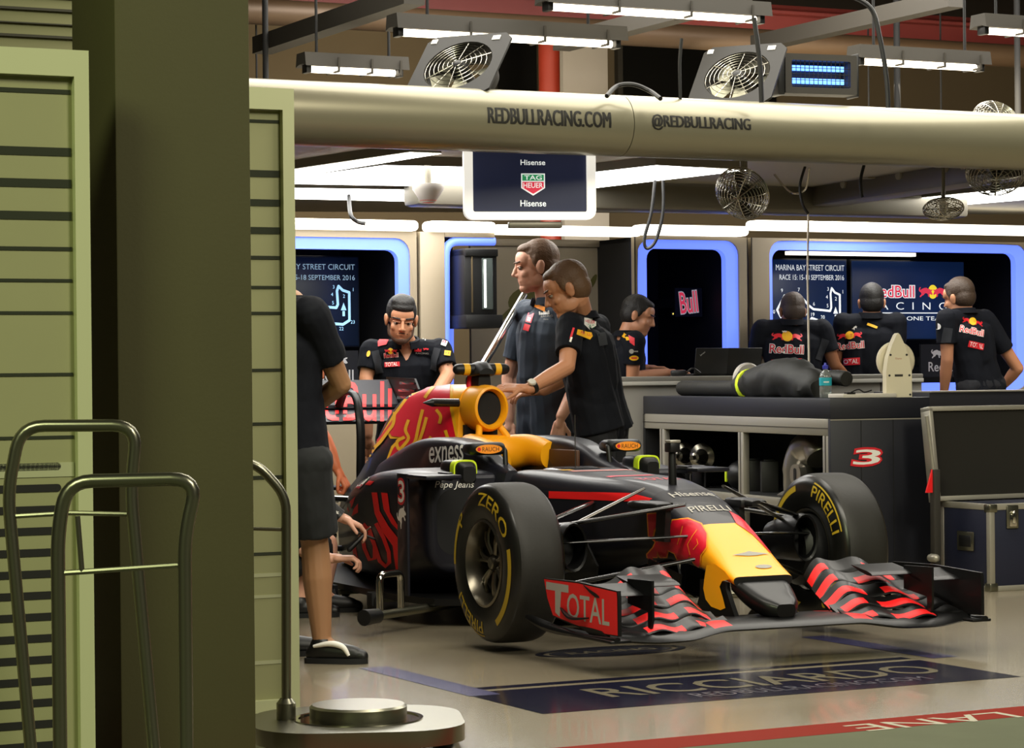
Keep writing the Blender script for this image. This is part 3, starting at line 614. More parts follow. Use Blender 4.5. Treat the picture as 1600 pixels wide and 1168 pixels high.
def booth(name, outer, opening, led, label, strip, extra=None, depth=1.15, round_=.10):
    """outer/opening/led: (px0, py0, px1, py1) on the booth front; strip: light strip px range"""
    (ox0, oz1), (ox1, oz0) = uz(outer[0], outer[1]), uz(outer[2], outer[3])
    base = V((0, D0, 0))+U*ox0; t = empty(name, base, PHI, label, 'booth', 'garage booths with blue light frames')
    if opening:
        (a0, b1), (a1, b0) = uz(opening[0], opening[1]), uz(opening[2], opening[3]); (c0, d1), (c1, d0_) = uz(led[0], led[1]), uz(led[2], led[3])
        cxm, czm = (c0+c1)/2-ox0, (d0_+d1)/2; W_, H_ = c1-c0, d1-d0_; sh = lambda P: [(x+cxm, y+czm) for x, y in P]
        inn = sh(rrect(W_, H_, round_)); ow, oh = ox1-ox0, 2.06; n = len(inn); out = []
        k5 = n//4
        for i in range(n):
            q = i//k5; f = (i % k5)/(k5-1)
            cor = [((ow, oh*.5), (ow, oh), (ow*.5, oh)), ((ow*.5, oh), (0, oh), (0, oh*.5)), ((0, oh*.5), (0, 0), (ow*.5, 0)), ((ow*.5, 0), (ow, 0), (ow, oh*.5))][q]
            p = [cor[0][j]+(cor[1][j]-cor[0][j])*f*2 if f < .5 else cor[1][j]+(cor[2][j]-cor[1][j])*(f*2-1) for j in (0, 1)]; out.append(tuple(p))
        # snap the middle sample of each corner to the true corner
        for q in range(4): out[q*k5+k5//2] = [(ow, oh), (0, oh), (0, 0), (ow, 0)][q]
        o = MB(); o.add(ringplate(out, inn, 0, .05, FXZ), PANW)
        o.add(box((-.005, -.052, 0), (.005, -.048, oh)), SEAM); o.build('front_panel', t)
        inner = sh([((x)*1.0, y) for x, y in rrect((a1-a0), (b1-b0), round_*.72)]); dx, dz = (a0+a1)/2-(c0+c1)/2, (b0+b1)/2-(d0_+d1)/2
        inner = [(x+dx, y+dz) for x, y in inner]; o = MB(); o.add(ringplate(inn, inner, -.02, .035, FXZ), LEDB); o.build('light_frame', t)
        o = MB(); o.add(xf(ringplate(inn, [(x, y) for x, y in inn], 0, 0), FXZ), DARKI) if False else None
        for lo, hi in (((.01, depth-.03, .0), (ow-.01, depth, 2.05)), ((.01, .03, 0), (.03, depth, 2.05)), ((ow-.03, .03, 0), (ow-.01, depth, 2.05)), ((.01, .03, 2.02), (ow-.01, depth, 2.05)), ((.01, .03, .78), (ow-.01, depth, .82))): o.add(box(lo, hi), DARKI)
        o.build('inner_shell', t)
    if strip:
        (s0, sz1), (s1, sz0) = uz(strip[0], strip[1], D0-.1), uz(strip[2], strip[3], D0-.1); zt = max(sz1, uz(strip[2], strip[1]+3, D0-.1)[1]); o = MB()
        o.add(box((s0-ox0+.01, -.10, zt-.068), (s1-ox0-.01, .06, zt), .028, 3), LEDT); o.build('top_light_strip', t)
    return t, ox0
tA, xA = booth('garage_booth', (360, 357, 649, 700), (350, 387, 621, 640), (340, 368, 638, 652), 'booth with blue light frame and circuit map, left of the grey partition', (360, 341, 647, 356))
tC, xC = booth('garage_booth', (986, 366, 1164, 700), (1006, 388, 1132, 640), (990, 374, 1151, 652), 'narrow booth with blue light frame and nearly black inside', (990, 350, 1164, 364))
tD, xD = booth('garage_booth', (1168, 366, 1640, 700), (1202, 390, 1584, 596), (1196, 376, 1600, 608), 'widest booth with blue light frame, two lit displays inside', (1170, 350, 1640, 366))
# end booth, open at the right
tB, xB = booth('garage_booth', (651, 357, 772, 700), None, None, 'open-ended booth with a short blue light bar beside the grey partition', (660, 344, 768, 360))
ub = lambda px, py, d=D0: (lambda r: (r[0]-xB, r[1]))(uz(px, py, d))
o = MB(); x1 = ub(690, 400)[0]; o.add(box((.0, -.05, 0), (x1, .0, 2.06), .004), PANW); o.add(box((x1, -.05, ub(700, 371)[1]), (ub(768, 371)[0], .0, 2.06), .004), PANW); o.build('front_panel', tB)
o = MB(); path = [ub(694, 590), ub(694, 377), ub(770, 377)]; P = rounded([(p[0], -.02, p[1]) for p in path], .09, 6)
o.add(tube(P, .028, 12), LEDB); o.build('light_frame', tB)
o = MB(); o.add(box((ub(700, 400)[0], .30, 0), (ub(738, 400)[0], .34, 2.0)), DARKI); o.add(box((x1-.02, 0, 0), (x1, .34, 2.05)), DARKI); o.add(box((x1, 0, 2.02), (ub(768, 400)[0], .4, 2.05)), DARKI); o.build('inner_shell', tB)
o = MB(); o.add(tube([(ub(728, 512)[0], .24, ub(728, 512)[1]), (ub(728, 600)[0], .24, ub(728, 600)[1])], .024, 10), LEDB); o.build('rear_light_bar', tB)
# wall cabinet with a lit glass door
(c0, cz1), (c1, cz0) = ub(703, 388, D0-.2), ub(756, 510, D0-.2); t = empty('wall_cabinet', V((0, D0, 0))+U*(xB+c0), PHI, 'black wall cabinet with tall glass door in the open-ended booth', 'cabinet'); cwid = c1-c0
o = MB(); o.add(box((0, -.2, cz0), (cwid, .14, cz1), .01), BLK); o.add(box((-.01, -.24, cz0-.01), (cwid+.02, .1, cz0+.075), .008), BLK); o.add(box((-.0, -.22, cz1-.05), (cwid, .1, cz1), .008), BLK); o.build('body', t)
o = MB(); o.add(box((cwid*.52, -.215, cz0+.11), (cwid*.84, -.2, cz1-.06), .004), mat('door_glass', '#5d6664', .12, metal=.3)); o.build('door', t)
o = MB(); o.add(box((cwid*.56, -.225, cz0+.12), (cwid*.62, -.214, cz1-.07), .003), mat('cabinet_lamp', '#f4f6ee', .4, emit=1.6)); o.build('lamp_strip', t)
o = MB(); o.add(box((cwid*.2, -.212, cz0+.09), (cwid*.24, -.2, cz1-.05), .002), mat('brass_edge', '#6e6048', .4, metal=.6)); o.build('edge_trim', t)
# grey partition between the booths
DP = D0+.55; (m0, mz1), (m1, _z) = uz(735, 372, DP), uz(990, 372, DP); t = empty('partition', V((0, DP, 0))+U*m0, PHI, 'grey two-panel partition behind the two standing men', 'partition'); PW = m1-m0
pm = uz(863, 400, DP)[0]-m0; GREYW = mat('partition_grey', '#8f8574', .5, metal=.0, var=.05); RAILM = mat('partition_rail', '#857b6c', .45, metal=.3)
GECK = mat('leaf_print', '#4c4a1e', .6)
for k_, (x0, x1) in enumerate(((0, pm-.02), (pm+.02, PW))):
    o = MB(); o.add(box((x0, 0, 0), (x1, .03, mz1-.03)), GREYW)
    if k_ == 0:
        for p, q in (((783, 498), (800, 482)), ((800, 482), (836, 462))):
            a = uz(*p, DP); b = uz(*q, DP); flat(o, line2d([(a[0]-m0, a[1]), (b[0]-m0, b[1])], .03 if p[0] < 790 else .12), GECK, (0, -.002, 0), (1, 0, 0), (0, 0, 1))
        a = uz(815, 468, DP); flat(o, mv(disc2d(.11, .075, 16), a[0]-m0, a[1], rot=25), GECK, (0, -.0025, 0), (1, 0, 0), (0, 0, 1))
    else:
        a = uz(926, 440, DP); flat(o, mv(disc2d(.02, .06, 12), a[0]-m0, a[1], rot=-30), GECK, (0, -.0025, 0), (1, 0, 0), (0, 0, 1))
    o.build('panel', t)
o = MB(); o.add(box((0, -.03, mz1-.05), (PW, .05, mz1), .006), RAILM); o.build('top_rail', t)
o = MB(); o.add(box((pm-.025, -.03, 0), (pm+.025, .05, mz1-.04), .004), RAILM); o.build('post', t)
(s0, s1) = uz(766, 353, D0-.05)[0], uz(992, 353, D0-.05)[0]; z1 = uz(880, 353, D0-.05)[1]; o = MB(); o.add(box((0, -.1, z1-.062), (s1-s0, .05, z1), .02, 3), LEDT)
tag(o.build('light_strip', loc=V((0, D0-.0, 0))+U*s0), 'straight lit strip running above the grey partition', 'light strip'); bpy.data.objects['light_strip'].rotation_euler = (0, 0, PHI)
# displays
def display(name, x0, y0, x1, y1, d0, label, m):
    (a, z1), (b, z0) = uz(x0, y0, d0), uz(x1, y1, d0); c = V((0, d0, (z0+z1)/2))+U*((a+b)/2); t = empty(name, c, PHI, label, 'display'); o = MB(); w, h = b-a, abs(z1-z0)
    o.add(box((-w/2, 0, -h/2), (w/2, .05, h/2), .004), m); b_ = MB(); b_.add(box((-w/2-.008, .006, -h/2-.008), (w/2+.008, .07, h/2+.008), .004), BLK); b_.add(box((-.1, .06, -.1), (.1, 1.15-(d0-D0)-.03, .1)), BLK); b_.build('back_case', t)
    return t, o, w, h
t, o, w, h = display('display_screen', 1201, 405, 1324, 549, D0+.55, 'lit navy display with white circuit map in the widest booth', SNAVY); fd = lambda g, m, x, z, l=0: flat(o, g, m, (x, -.0006-l, z), (1, 0, 0), (0, 0, 1))
fd(text2d('MARINA BAY STREET CIRCUIT', w*.88, h*.062, .02), SW, w*.03, h*.415); fd(text2d('RACE 15: 15-18 SEPTEMBER 2016', w*.83, h*.056, .02), SW, w*.05, h*.31); mb2 = MB(); circuit(mb2, w*.80, h*.48, -.0006, SW, SW); o.add((shift((mb2.v, mb2.f), (0, 0, -.03))[0], mb2.f), SW); o.build('panel', t)
t, o, w, h = display('display_screen', 1331, 407, 1507, 529, D0+.55, 'lit navy display with team emblem behind the men at the right', SNAVY)
fd(text2d('RedBull', w*.37, h*.155, .03), SR, -w*.135, h*.11); fd(mv(text2d('RedBull', w*.385, h*.172, .055)), SW, -w*.135, h*.11, -.0004)
fd(disc2d(h*.075, h*.09), SY, w*.215, h*.11, .001); fd(bull(w*.125, h*.15), SR, w*.15, h*.105, .002); fd(bull(w*.125, h*.15, True), SR, w*.28, h*.105, .002)
fd(text2d('R  A  C  I  N  G', w*.72, h*.095, -.005), SW, -w*.02, -h*.075); fd(rect2d(w*.72, h*.012), SW, -w*.02, -h*.165); fd(text2d('FORMULA ONE TEAM', w*.70, h*.052, .015), SW, -w*.02, -h*.235); o.build('panel', t)
t, o, w, h = display('display_screen', 398, 400, 561, 540, D0+.5, 'dim navy display with pale circuit map in the left booth', SNAVD)
fd(text2d('MARINA BAY STREET CIRCUIT', w*.93, h*.062, .02), SWD, 0, h*.39); fd(text2d('RACE 15: 15-18 SEPTEMBER 2016', w*.88, h*.056, .02), SWD, w*.025, h*.27); mb2 = MB(); circuit(mb2, w*.80, h*.47, -.0006, SBLU, SWD); o.add((shift((mb2.v, mb2.f), (0, 0, -.035))[0], mb2.f), SBLU); o.build('panel', t)
# emblem boards inside the booths
BOARDM = mat('board_black', '#050506', .85)
def board(px, py, d0, w, h, label, parts, m=BLKM):
    a, z = uz(px, py, d0); t = V((0, d0, z))+U*a; o = MB(); o.add(box((-w/2, 0, -h/2), (w/2, .02, h/2)), m); o.add(box((-.03, .02, -.03), (.03, D0+1.12-d0, .03)), m)
    for k_, (g, mm, x, zz) in enumerate(parts): flat(o, g, mm, (x, -.001-.001*k_, zz), (1, 0, 0), (0, 0, 1))
    r = o.build('emblem_board', loc=t); r.rotation_euler = (0, 0, PHI); return tag(r, label, 'board')
board(1076, 472, D0+.45, .22, .2, 'small black board with red block letters in the nearly black booth', [(mv(text2d('Bull', .15, .165, .05), rot=6), mat('lit_white_soft', '#d0ccc4', .5, emit=.35), 0, 0), (mv(text2d('Bull', .142, .15, .02), rot=6), SR, 0, 0)], BOARDM)  # letters given emission so they stand out bright in the dark booth
board(520, 574, D0+.4, .36, .22, 'black board with pale bull emblem beside the bearded man', [(bull(.17, .085), SDW, .02, .045), (text2d('RedBull', .31, .07, .03), SDW, -.01, -.05)], BOARDM)
board(1474, 563, D0+.40, .40, .24, 'black board with pale bull emblem under the emblem display', [(bull(.10, .075), SDW, -.06, .05), (text2d('RedBull', .27, .07, .03), SDW, .0, -.045)], BOARDM)
o = MB(); a, z = uz(1052, 490, D0+.5); o.add(ball((0, 0, 0), .006), mat('indicator', '#e8d060', .5, emit=1.5)); o.add(box((-.012, 0, -.012), (.012, .62, .012)), BLK); tag(o.build('indicator_light', loc=V((0, D0+.5, z))+U*a), 'tiny yellow indicator light in the nearly black booth', 'light')
# interior ceiling light of the wide booth and of the left booth
for px, lab, wid in ((1330, 'thin lit tube under the roof of the widest booth', 1.1), (440, 'thin lit tube under the roof of the left booth', .6)):
    a, z = uz(px, 386, D0+.55); o = MB(); o.add(box((-wid/2, -.03, 1.975), (wid/2, .03, 2.0)), mat('booth_tube', '#fff6e4', .5, emit=2.5)); o.add(box((-wid/2, -.04, 2.0), (wid/2, .04, 2.021)), GREYT)
    r = o.build('booth_light', loc=V((0, D0+.55, 0))+U*a); r.rotation_euler = (0, 0, PHI); tag(r, lab, 'light')
# ================================================================== DESK AND COUNTERS
DK = 15.45
a0, a1 = uz(955, 585, DK)[0], uz(1440, 585, DK)[0]; t = empty('console_desk', V((0, DK, 0))+U*a0, PHI, 'long silver-grey console desk behind the navy counter', 'desk'); w = a1-a0
CONS = mat('console_grey', '#98948a', .42, metal=.35); CONL = mat('console_light', '#b4b0a6', .4, metal=.3)
o = MB(); o.add(box((0, -.02, 1.085), (w, .45, 1.115), .006), CONS); o.build('worktop', t)
o = MB(); o.add(box((.0, 0, .04), (w, .03, 1.085)), CONL); o.add(box((0, .40, 0), (w, .43, 1.085)), CONS); o.add(box((0, .03, 0), (.03, .40, 1.085)), CONS); o.add(box((w-.03, .03, 0), (w, .40, 1.085)), CONS); o.build('body', t)
o = MB(); o.add(box((0, -.025, 1.06), (w, -.005, 1.085), .003), mat('console_edge', '#d8d4c8', .35, metal=.3)); o.build('edge_strip', t)
for x in (w*.86,): o = MB(); o.add(box((x-.004, -.004, .05), (x+.004, .002, 1.06)), SEAM); o.build('door_gap', t)
# navy counter with shelf
K = at(1297, 622, 13.4); ANG = R(20); CU = V((math.cos(ANG), math.sin(ANG), 0)); CN = V((-math.sin(ANG), math.cos(ANG), 0)); zt = K.z
MC = Matrix.Translation((K.x, K.y, 0)) @ Matrix.Rotation(ANG, 4, 'Z'); cpt = lambda x, y, z: MC @ V((x, y, z))
px2c = lambda px, py, x: (lambda r: MC.inverted() @ (V((0, 0, EYE))+r*((MC.inverted() @ V((0, 0, EYE))).x-x)/-(MC.inverted().to_3x3() @ r).x))(at(px, py, 1)-V((0, 0, EYE)))
CY = lambda px, x=.22: px2c(px, 720, x).y
t = empty('service_counter', V((K.x, K.y, 0)), ANG, 'long navy service counter with open shelf and red-edged 3 on its end', 'counter'); LC, WC = 2.54, .60
o = MB(); o.add(box((0, -.0, zt-.11), (WC, LC, zt), .006), NAVYC); o.build('worktop', t)
o = MB(); o.add(box((.0, 0, 0), (WC, .03, zt-.11), .003), NAVYC); o.add(box((WC*.30, -.003, 0), (WC*.305, .0, zt-.12)), BLKM); o.add(box((.0, -.003, zt-.118), (WC, .0, zt-.112)), ALU); o.add(box((WC*.62, -.003, 0), (WC*.625, .0, zt-.12)), BLKM)
cx3, cz3 = WC*.36, zt-.315
ht3 = .125
for off_, m_, l_ in ((.075, LRED, 0), (.02, WHT, .001)): flat(o, mv(text2d('3', .16 if off_ < .05 else .185, .08 if off_ < .05 else .105, off_), shear=.22), m_, (cx3, -.0045-l_, cz3), (1, 0, 0), (0, 0, 1))
o.build('end_panel', t)
o = MB(); o.add(box((.0, .03, zt-.20), (.04, LC, zt-.11), .004), ALU); o.add(box((-.002, .03, zt-.163), (.0, LC, zt-.158)), SEAM); o.build('front_rail', t)
SH = .44
for y in (.06, 1.12, 2.25): o = MB(); o.add(box((.0, y-.035, .05), (.04, y+.035, zt-.20), .004), ALU); o.add(box((-.002, y-.004, .05), (.0, y+.004, zt-.2)), SEAM); o.build('post', t)
o = MB(); o.add(box((.03, .03, SH-.02), (WC-.03, LC, SH)), BLKM); o.add(box((0, .03, SH-.045), (.035, LC, SH+.0), .003), ALU); o.build('shelf', t)
o = MB(); o.add(box((WC-.03, .03, .02), (WC, LC, zt-.11)), BLKM); o.add(box((.0, LC-.03, .02), (WC, LC, zt-.11)), BLKM); o.add(box((.06, .03, 0), (WC-.03, LC-.03, .05)), BLKM); o.build('back_panel', t)
MC = Matrix.Translation((K.x, K.y, 0)) @ Matrix.Rotation(ANG, 4, 'Z'); cpt = lambda x, y, z: MC @ V((x, y, z))
# second counter behind the flight case
q = onwall(1452, 612, 14.3); t = empty('service_counter', V((q.x, q.y, 0)), PHI, 'plain dark counter behind the open flight case', 'counter'); o = MB(); o.add(box((0, 0, q.z-.13), (1.6, .6, q.z), .006), NAVYC); o.build('worktop', t)
o = MB(); o.add(box((.02, .04, 0), (1.58, .58, q.z-.13)), NAVYC); o.build('body', t); o = MB(); o.add(box((0, -.01, q.z-.004), (.95, .3, q.z+.004)), ALU); o.build('edge_strip', t)
# ------------------------------------------------------------------ things on the shelf
def spin(name, prof, at_, axis, lab, cat, m, group=None, extra=None):
    o = MB(); o.add(xf(lathe(prof, 28), V(axis).to_track_quat('Z', 'Y').to_matrix().to_4x4()), m)
    if extra: extra(o)
    return tag(o.build(name, loc=at_), lab, cat, group)
CL = MC.to_3x3()
ax = CL @ V((-.75, -.65, .0)); WG = mat('gun_metal_satin', '#8a8678', .22, metal=.9)
gun = [(0, -.13), (.03, -.13), (.05, -.11), (.05, -.06), (.078, -.05), (.084, .0), (.082, .045), (.05, .06), (.034, .10), (.028, .15), (.014, .16), (.012, .20), (0, .20)]
for (x, y), lab in (((.22, min(2.34, CY(1052))), 'silver wheel gun, rear one of two on the counter shelf'), ((.20, min(2.05, CY(1092))), 'silver wheel gun, front one of two on the counter shelf')):
    o = MB(); q = V(ax).to_track_quat('Z', 'Y').to_matrix().to_4x4(); o.add(xf(lathe(gun, 28), q), WG); o.add(xf(lathe([(.086, -.03), (.09, -.02), (.09, 0), (.086, .01)], 28), q), BLK)
    t = empty('wheel_gun', cpt(x, y, SH+.185), 0, lab, 'wheel gun', 'wheel guns'); o.build('body', t); o = MB(); o.add(xf(cap((0, 0, -.06), .03, (0, 0, -.19), .024), Matrix.Identity(4)), BLK); o.build('grip', t)
o = MB(); q = (CL @ V((-1, -.35, 0))).to_track_quat('Z', 'Y').to_matrix().to_4x4(); o.add(xf(lathe([(0, -.16), (.05, -.16), (.055, -.15), (.055, .14), (.06, .15), (.06, .17), (.05, .17), (.05, .15), (0, .14)], 24), q), BLK); o.add(xf(lathe([(.0605, .152), (.0605, .172), (.05, .172)], 24), q), GREYT); tag(o.build('air_hose_reel', loc=cpt(.26, CY(1120, .26), SH+.062)), 'black ribbed cylinder lying on the counter shelf', 'cylinder')
o = MB(); o.add(ball((0, 0, .09), (.10, .10, .09)), BLK); o.add(lathe([(.098, .07), (.101, .09), (.098, .115)], 24), LIME) if False else o.add(box((-.104, -.02, .05), (-.09, .02, .12), .004), LIME); tag(o.build('helmet', loc=cpt(.22, CY(1160), SH)), 'black helmet with lime patch on the counter shelf', 'helmet')
for y, lab in ((CY(1180, .25), 'dark battery pack next to the black helmet'), (CY(1202, .25), 'dark battery pack second from the black helmet')):
    o = MB(); o.add(box((-.05, -.045, 0), (.05, .045, .18), .008), mat('pack_grey', '#2c2b29', .5)); o.add(box((-.03, -.03, .18), (.03, .03, .19), .003), BLK); tag(o.build('battery_pack', loc=cpt(.25, y, SH)), lab, 'battery pack', 'battery packs on the shelf')
o = MB(); o.add(tube(spline([(0, .25, .012), (-.08, .05, .012), (-.02, -.12, .012), (-.1, -.3, .012)]), .011, 8), BLK); tag(o.build('coiled_cable', loc=cpt(.16, .55, SH)), 'black cable lying on the counter shelf before the packs', 'cable')
SIL = mat('duct_silver', '#b4aea4', .3, metal=.85)
t = empty('brake_duct', cpt(.20, CY(1256, .2)-.08, SH), ANG, 'silver curved air duct on the counter shelf near the end panel', 'duct'); o = MB(); o.add(tube(spline([(-.02, .10, .0), (-.02, .10, .14), (-.0, .06, .25), (.02, -.06, .28), (.02, -.12, .22)]), [.088]*6+[.095]*6+[.10]*6+[.098]*6+[.095], 20), SIL); o.build('elbow', t)
o = MB(); o.add(lathe([(.075, -.0), (.12, .0), (.125, .01), (.09, .03)], 24), SIL); o.build('flange', t).location = (-.02, .10, 0)
o = MB(); o.add(prism(rrect(.13, .11, .05), 0, .04, frame((-.09, -.07, .13), (0, -1, 0), (0, 0, 1), (-1, 0, 0))), SIL); o.add(prism(rrect(.03, .07, .012), .041, .043, frame((-.09, -.07, .13), (0, -1, 0), (0, 0, 1), (-1, 0, 0))), BLK); o.build('cover_plate', t)
# ------------------------------------------------------------------ things on the counter top
t = empty('blower', cpt(.22, .9, zt), ANG, 'black fabric blower with lime band and ribbed hose on the counter', 'blower'); FAB = mat('blower_fabric', '#1c1c1a', .65, bump=.15, bscale=18)
px2c = lambda px, py, x: (lambda r: MC.inverted() @ (V((0, 0, EYE))+r*((MC.inverted() @ V((0, 0, EYE))).x-x)/-(MC.inverted().to_3x3() @ r).x))(at(px, py, 1)-V((0, 0, EYE)))
P2 = lambda px, py, x=.22: px2c(px, py, x)-V((.22, .9, zt))
o = MB(); pts = spline([P2(1158, 605), P2(1185, 592), P2(1212, 585), P2(1240, 583), P2(1268, 597), P2(1282, 612)], 5); rs = [.060+.055*math.sin(math.pi*min(1, i/(len(pts)-1)*1.05))**.7 for i in range(len(pts))]
pts = [V((p.x, p.y, max(p.z-.03, .0))) for p in pts]; pts = [V((p.x, p.y, max(p.z, r*.78))) for p, r in zip(pts, rs)]
g = tube(pts, rs, 18); o.add(([p+V((noise.noise(p*13)*.022, noise.noise(p*13+V((3, 1, 2)))*.022, noise.noise(p*15)*.02)) for p in g[0]], g[1]), FAB); o.build('body', t)
o = MB(); i = 3; rr_ = rs[i]+.006; o.add(tube([pts[i]-(pts[i+1]-pts[i]).normalized()*.018, pts[i]+(pts[i+1]-pts[i]).normalized()*.018], rr_, 18), LIME); o.build('lime_band', t)
o = MB(); hp = spline([pts[0]+V((0, 0, -.0)), P2(1130, 610)*1.0, P2(1100, 610), P2(1066, 612)], 12); hp = [V((p.x, p.y, max(p.z, .047))) for p in hp]; o.add(tube(hp, [.044+(.004 if i % 2 else 0) for i in range(len(hp))], 14), mat('hose_black', '#1e1d19', .6)); o.build('ribbed_hose', t)
o = MB(); ht_ = [P2(1258, 592)+V((.10, 0, 0)), P2(1275, 590)+V((.12, 0, 0)), P2(1290, 592)+V((.13, 0, 0))]; ht_ = spline(ht_, 8); o.add(tube([V((p.x, p.y, max(p.z, .05))) for p in ht_], [.04+(.004 if i % 2 else 0) for i in range(len(ht_))], 14), mat('hose_black', '#1e1d19')); o.build('outlet_hose', t)
q = px2c(1290, 612, .16); t = empty('water_bottle', cpt(.16, max(.05, q.y), zt), 0, 'clear water bottle with turquoise label and blue cap on the counter', 'bottle')
o = MB(); o.add(lathe([(0, 0), (.03, 0), (.033, .006), (.033, .06), (.031, .075), (.033, .09), (.033, .115), (.026, .135), (.013, .15), (.013, .158)], 24), mat('bottle_plastic', '#cfd6d4', .12, trans=.75)); o.build('body', t)
o = MB(); o.add(lathe([(.0335, .065), (.0345, .066), (.0345, .108), (.0335, .109)], 24), mat('label_turquoise', '#22a6b8', .5)); flat(o, rect2d(.03, .006), WHT, (0, -.0352, .085), (1, 0, 0), (0, 0, 1)); o.build('label', t)
o = MB(); o.add(lathe([(0.015, .155), (.016, .157), (.016, .175), (.008, .178), (.006, .19), (0, .19)], 18), mat('cap_blue', '#3a3fae', .4)); o.build('cap', t)
q = px2c(1297, 617, .1); o = MB(); o.add(box((-.02, -.05, 0), (.30, .13, .022), .004), mat('paper_white', '#cfc8bc', .6)); o.add(tube(spline([(.02, -.06, .03), (.06, -.07, .045), (.1, -.06, .03), (.14, -.068, .04)]), .004, 6), BLK); o.add(box((.0, -.055, .022), (.05, -.02, .03)), BLK); r = tag(o.build('tool_tray', loc=cpt(.12, .09, zt)), 'flat white tray with small black clips at the counter corner', 'tray'); r.rotation_euler = (0, 0, ANG)
# white cone-shaped device with a disc
q = px2c(1405, 612, .47); t = empty('cooling_fan', cpt(.45, .10, zt), ANG*.4, 'white pointed device with a disc behind it, on the counter', 'fan'); WPL = mat('white_plastic', '#d9cfb4', .45); s_ = F_PX/(cpt(.45, .1, 0).y); u_ = 1/s_
o = MB(); outl = [(-20, 0), (-20, 40), (-17, 62), (-10, 82), (-3, 97), (0, 100), (3, 97), (10, 82), (17, 62), (21, 40), (21, 0)]
o.add(prism([(x*u_, y*u_) for x, y in outl], -.02, .05, FXZ), WPL)
for x, y in ((-15, 34), (17, 34), (-17, 4), (18, 4), (-13, 66), (13, 66)): o.add(prism([(x*u_+a*.006, y*u_+b*.006) for a, b in disc2d(1, n=8)[0]], .05, .053, FXZ), BLK)
flat(o, text2d('Dyna', .035, .012), mat('print_faint_red', '#c48a7a'), (0, -.0515, 60*u_), (1, 0, 0), (0, 0, 1)); flat(o, rect2d(.045, .012), GREYT, (0, -.0515, 34*u_), (1, 0, 0), (0, 0, 1)); o.build('body', t)
o = MB(); o.add(xf(lathe([(0, -.0), (.095, 0), (.105, .01), (.105, .03), (.08, .04), (0, .04)], 32, 'y'), Matrix.Translation((0.012, .03, 57*u_))), WPL); o.build('disc', t)
# on the console desk: open laptop, round disc, papers
DM = Matrix.Translation(V((0, DK, 0))+U*a0) @ Matrix.Rotation(PHI, 4, 'Z'); dpt = lambda px, y=.2, z=1.115: DM @ V((uz(px, 580, DK)[0]-a0+y*.2, y, z))
LAP = mat('laptop_lid', '#1d1d1c', .4)
for px, wl_, lab, wm in ((1130, .26, 'open black laptop, left of two on the console desk', 1), (1180, .26, 'open black laptop beside the blue frame on the console desk', 0)):
    t = empty('laptop', dpt(px, .16), PHI, lab, 'laptop', 'laptops on the console desk'); lean = frame((0, .04, .012), (1, 0, 0), V((.0, -.18, 1)).normalized(), V((0, -1, -.18)).normalized()); o = MB(); o.add(xf(box((-wl_/2, 0, -.004), (wl_/2, .17, .004), .003), lean), LAP)
    if wm: flat(o, mv(text2d('Lenovo', .04, .011), rot=35), WHT, lean @ V((-.08, .135, .0046)), lean.to_3x3() @ V((1, 0, 0)), lean.to_3x3() @ V((0, 1, 0)))
    o.build('lid', t); o = MB(); o.add(box((-wl_/2, .05, 0), (wl_/2, .24, .016), .004), LAP); o.build('base', t)
q = px2c(1168, 600, .42); o = MB(); o.add(xf(lathe([(0, -.02), (.09, -.02), (.10, -.01), (.10, .01), (.09, .02), (0, .02)], 32, 'y'), Matrix.Translation((0, 0, .10))), mat('disc_white', '#c8c2b6', .4)); r = o.build('white_reel', loc=cpt(.42, q.y, zt)); r.rotation_euler = (0, 0, PHI); tag(r, 'round white reel standing on the navy counter behind the blower', 'reel')
o = MB(); o.add(box((-.05, -.03, 0), (.05, .04, .04), .012), BLK); o.add(tube(spline([(.05, 0, .02), (.09, -.02, .05), (.14, 0, .02)]), .006, 6), BLK); tag(o.build('handset', loc=dpt(1075, .18)), 'small black handset on the console desk before the seated man', 'handset')
# ================================================================== FLIGHT CASE
kx = at(1548, 925, 12.95); t = empty('flight_case', V((kx.x, kx.y, 0)), PHI, 'open navy flight case with aluminium edges and foam-lined lid', 'case'); wc, dc, hc = .72, .42, .445
CASEN = mat('case_navy', '#161a30', .5, var=.1); FOAM = mat('lid_foam', '#1d1a14', .95)
o = MB(); o.add(box((0, 0, .012), (wc, dc, hc), .003), CASEN); o.build('body', t)
o = MB(); e = .028
for lo, hi in (((-.004, -.004, 0), (e, e, hc)), ((wc-e, -.004, 0), (wc+.004, e, hc)), ((-.004, dc-e, 0), (e, dc+.004, hc)), ((-.004, -.004, 0), (wc, .02, e)), ((-.004, -.004, hc-e), (wc, .02, hc+.004)), ((-.004, 0, 0), (.02, dc, e)), ((-.004, 0, hc-e), (.02, dc, hc+.004))): o.add(box(lo, hi, .003), ALU)
for z in (0, hc-.04): o.add(box((-.008, -.008, z), (.045, .045, z+.044), .008), STEEL)
o.build('edge_profile', t)
o = MB(); o.add(box((.10, -.010, hc-.125), (.175, -.002, hc-.005), .006), STEEL); o.add(box((.115, -.016, hc-.115), (.16, -.008, hc-.05), .004), CHROME); o.add(cap((.137, -.018, hc-.09), .012, (.137, -.018, hc-.045), .012), CHROME); o.build('latch', t)
o = MB(); o.add(box((-.010, .13, .20), (-.002, .27, .30), .006), STEEL); o.add(box((-.013, .15, .22), (-.006, .25, .28), .004), BLK); o.build('handle', t)
lid = frame((0, dc, hc+.005), (1, 0, 0), V((0, .14, 1)).normalized(), V((0, -1, .14)).normalized()); lh = .49
o = MB(); o.add(xf(box((-.05, 0, -.03), (wc-.05, lh, .02), .003), lid), CASEN); o.build('lid', t); lo_ = o
o = MB(); 
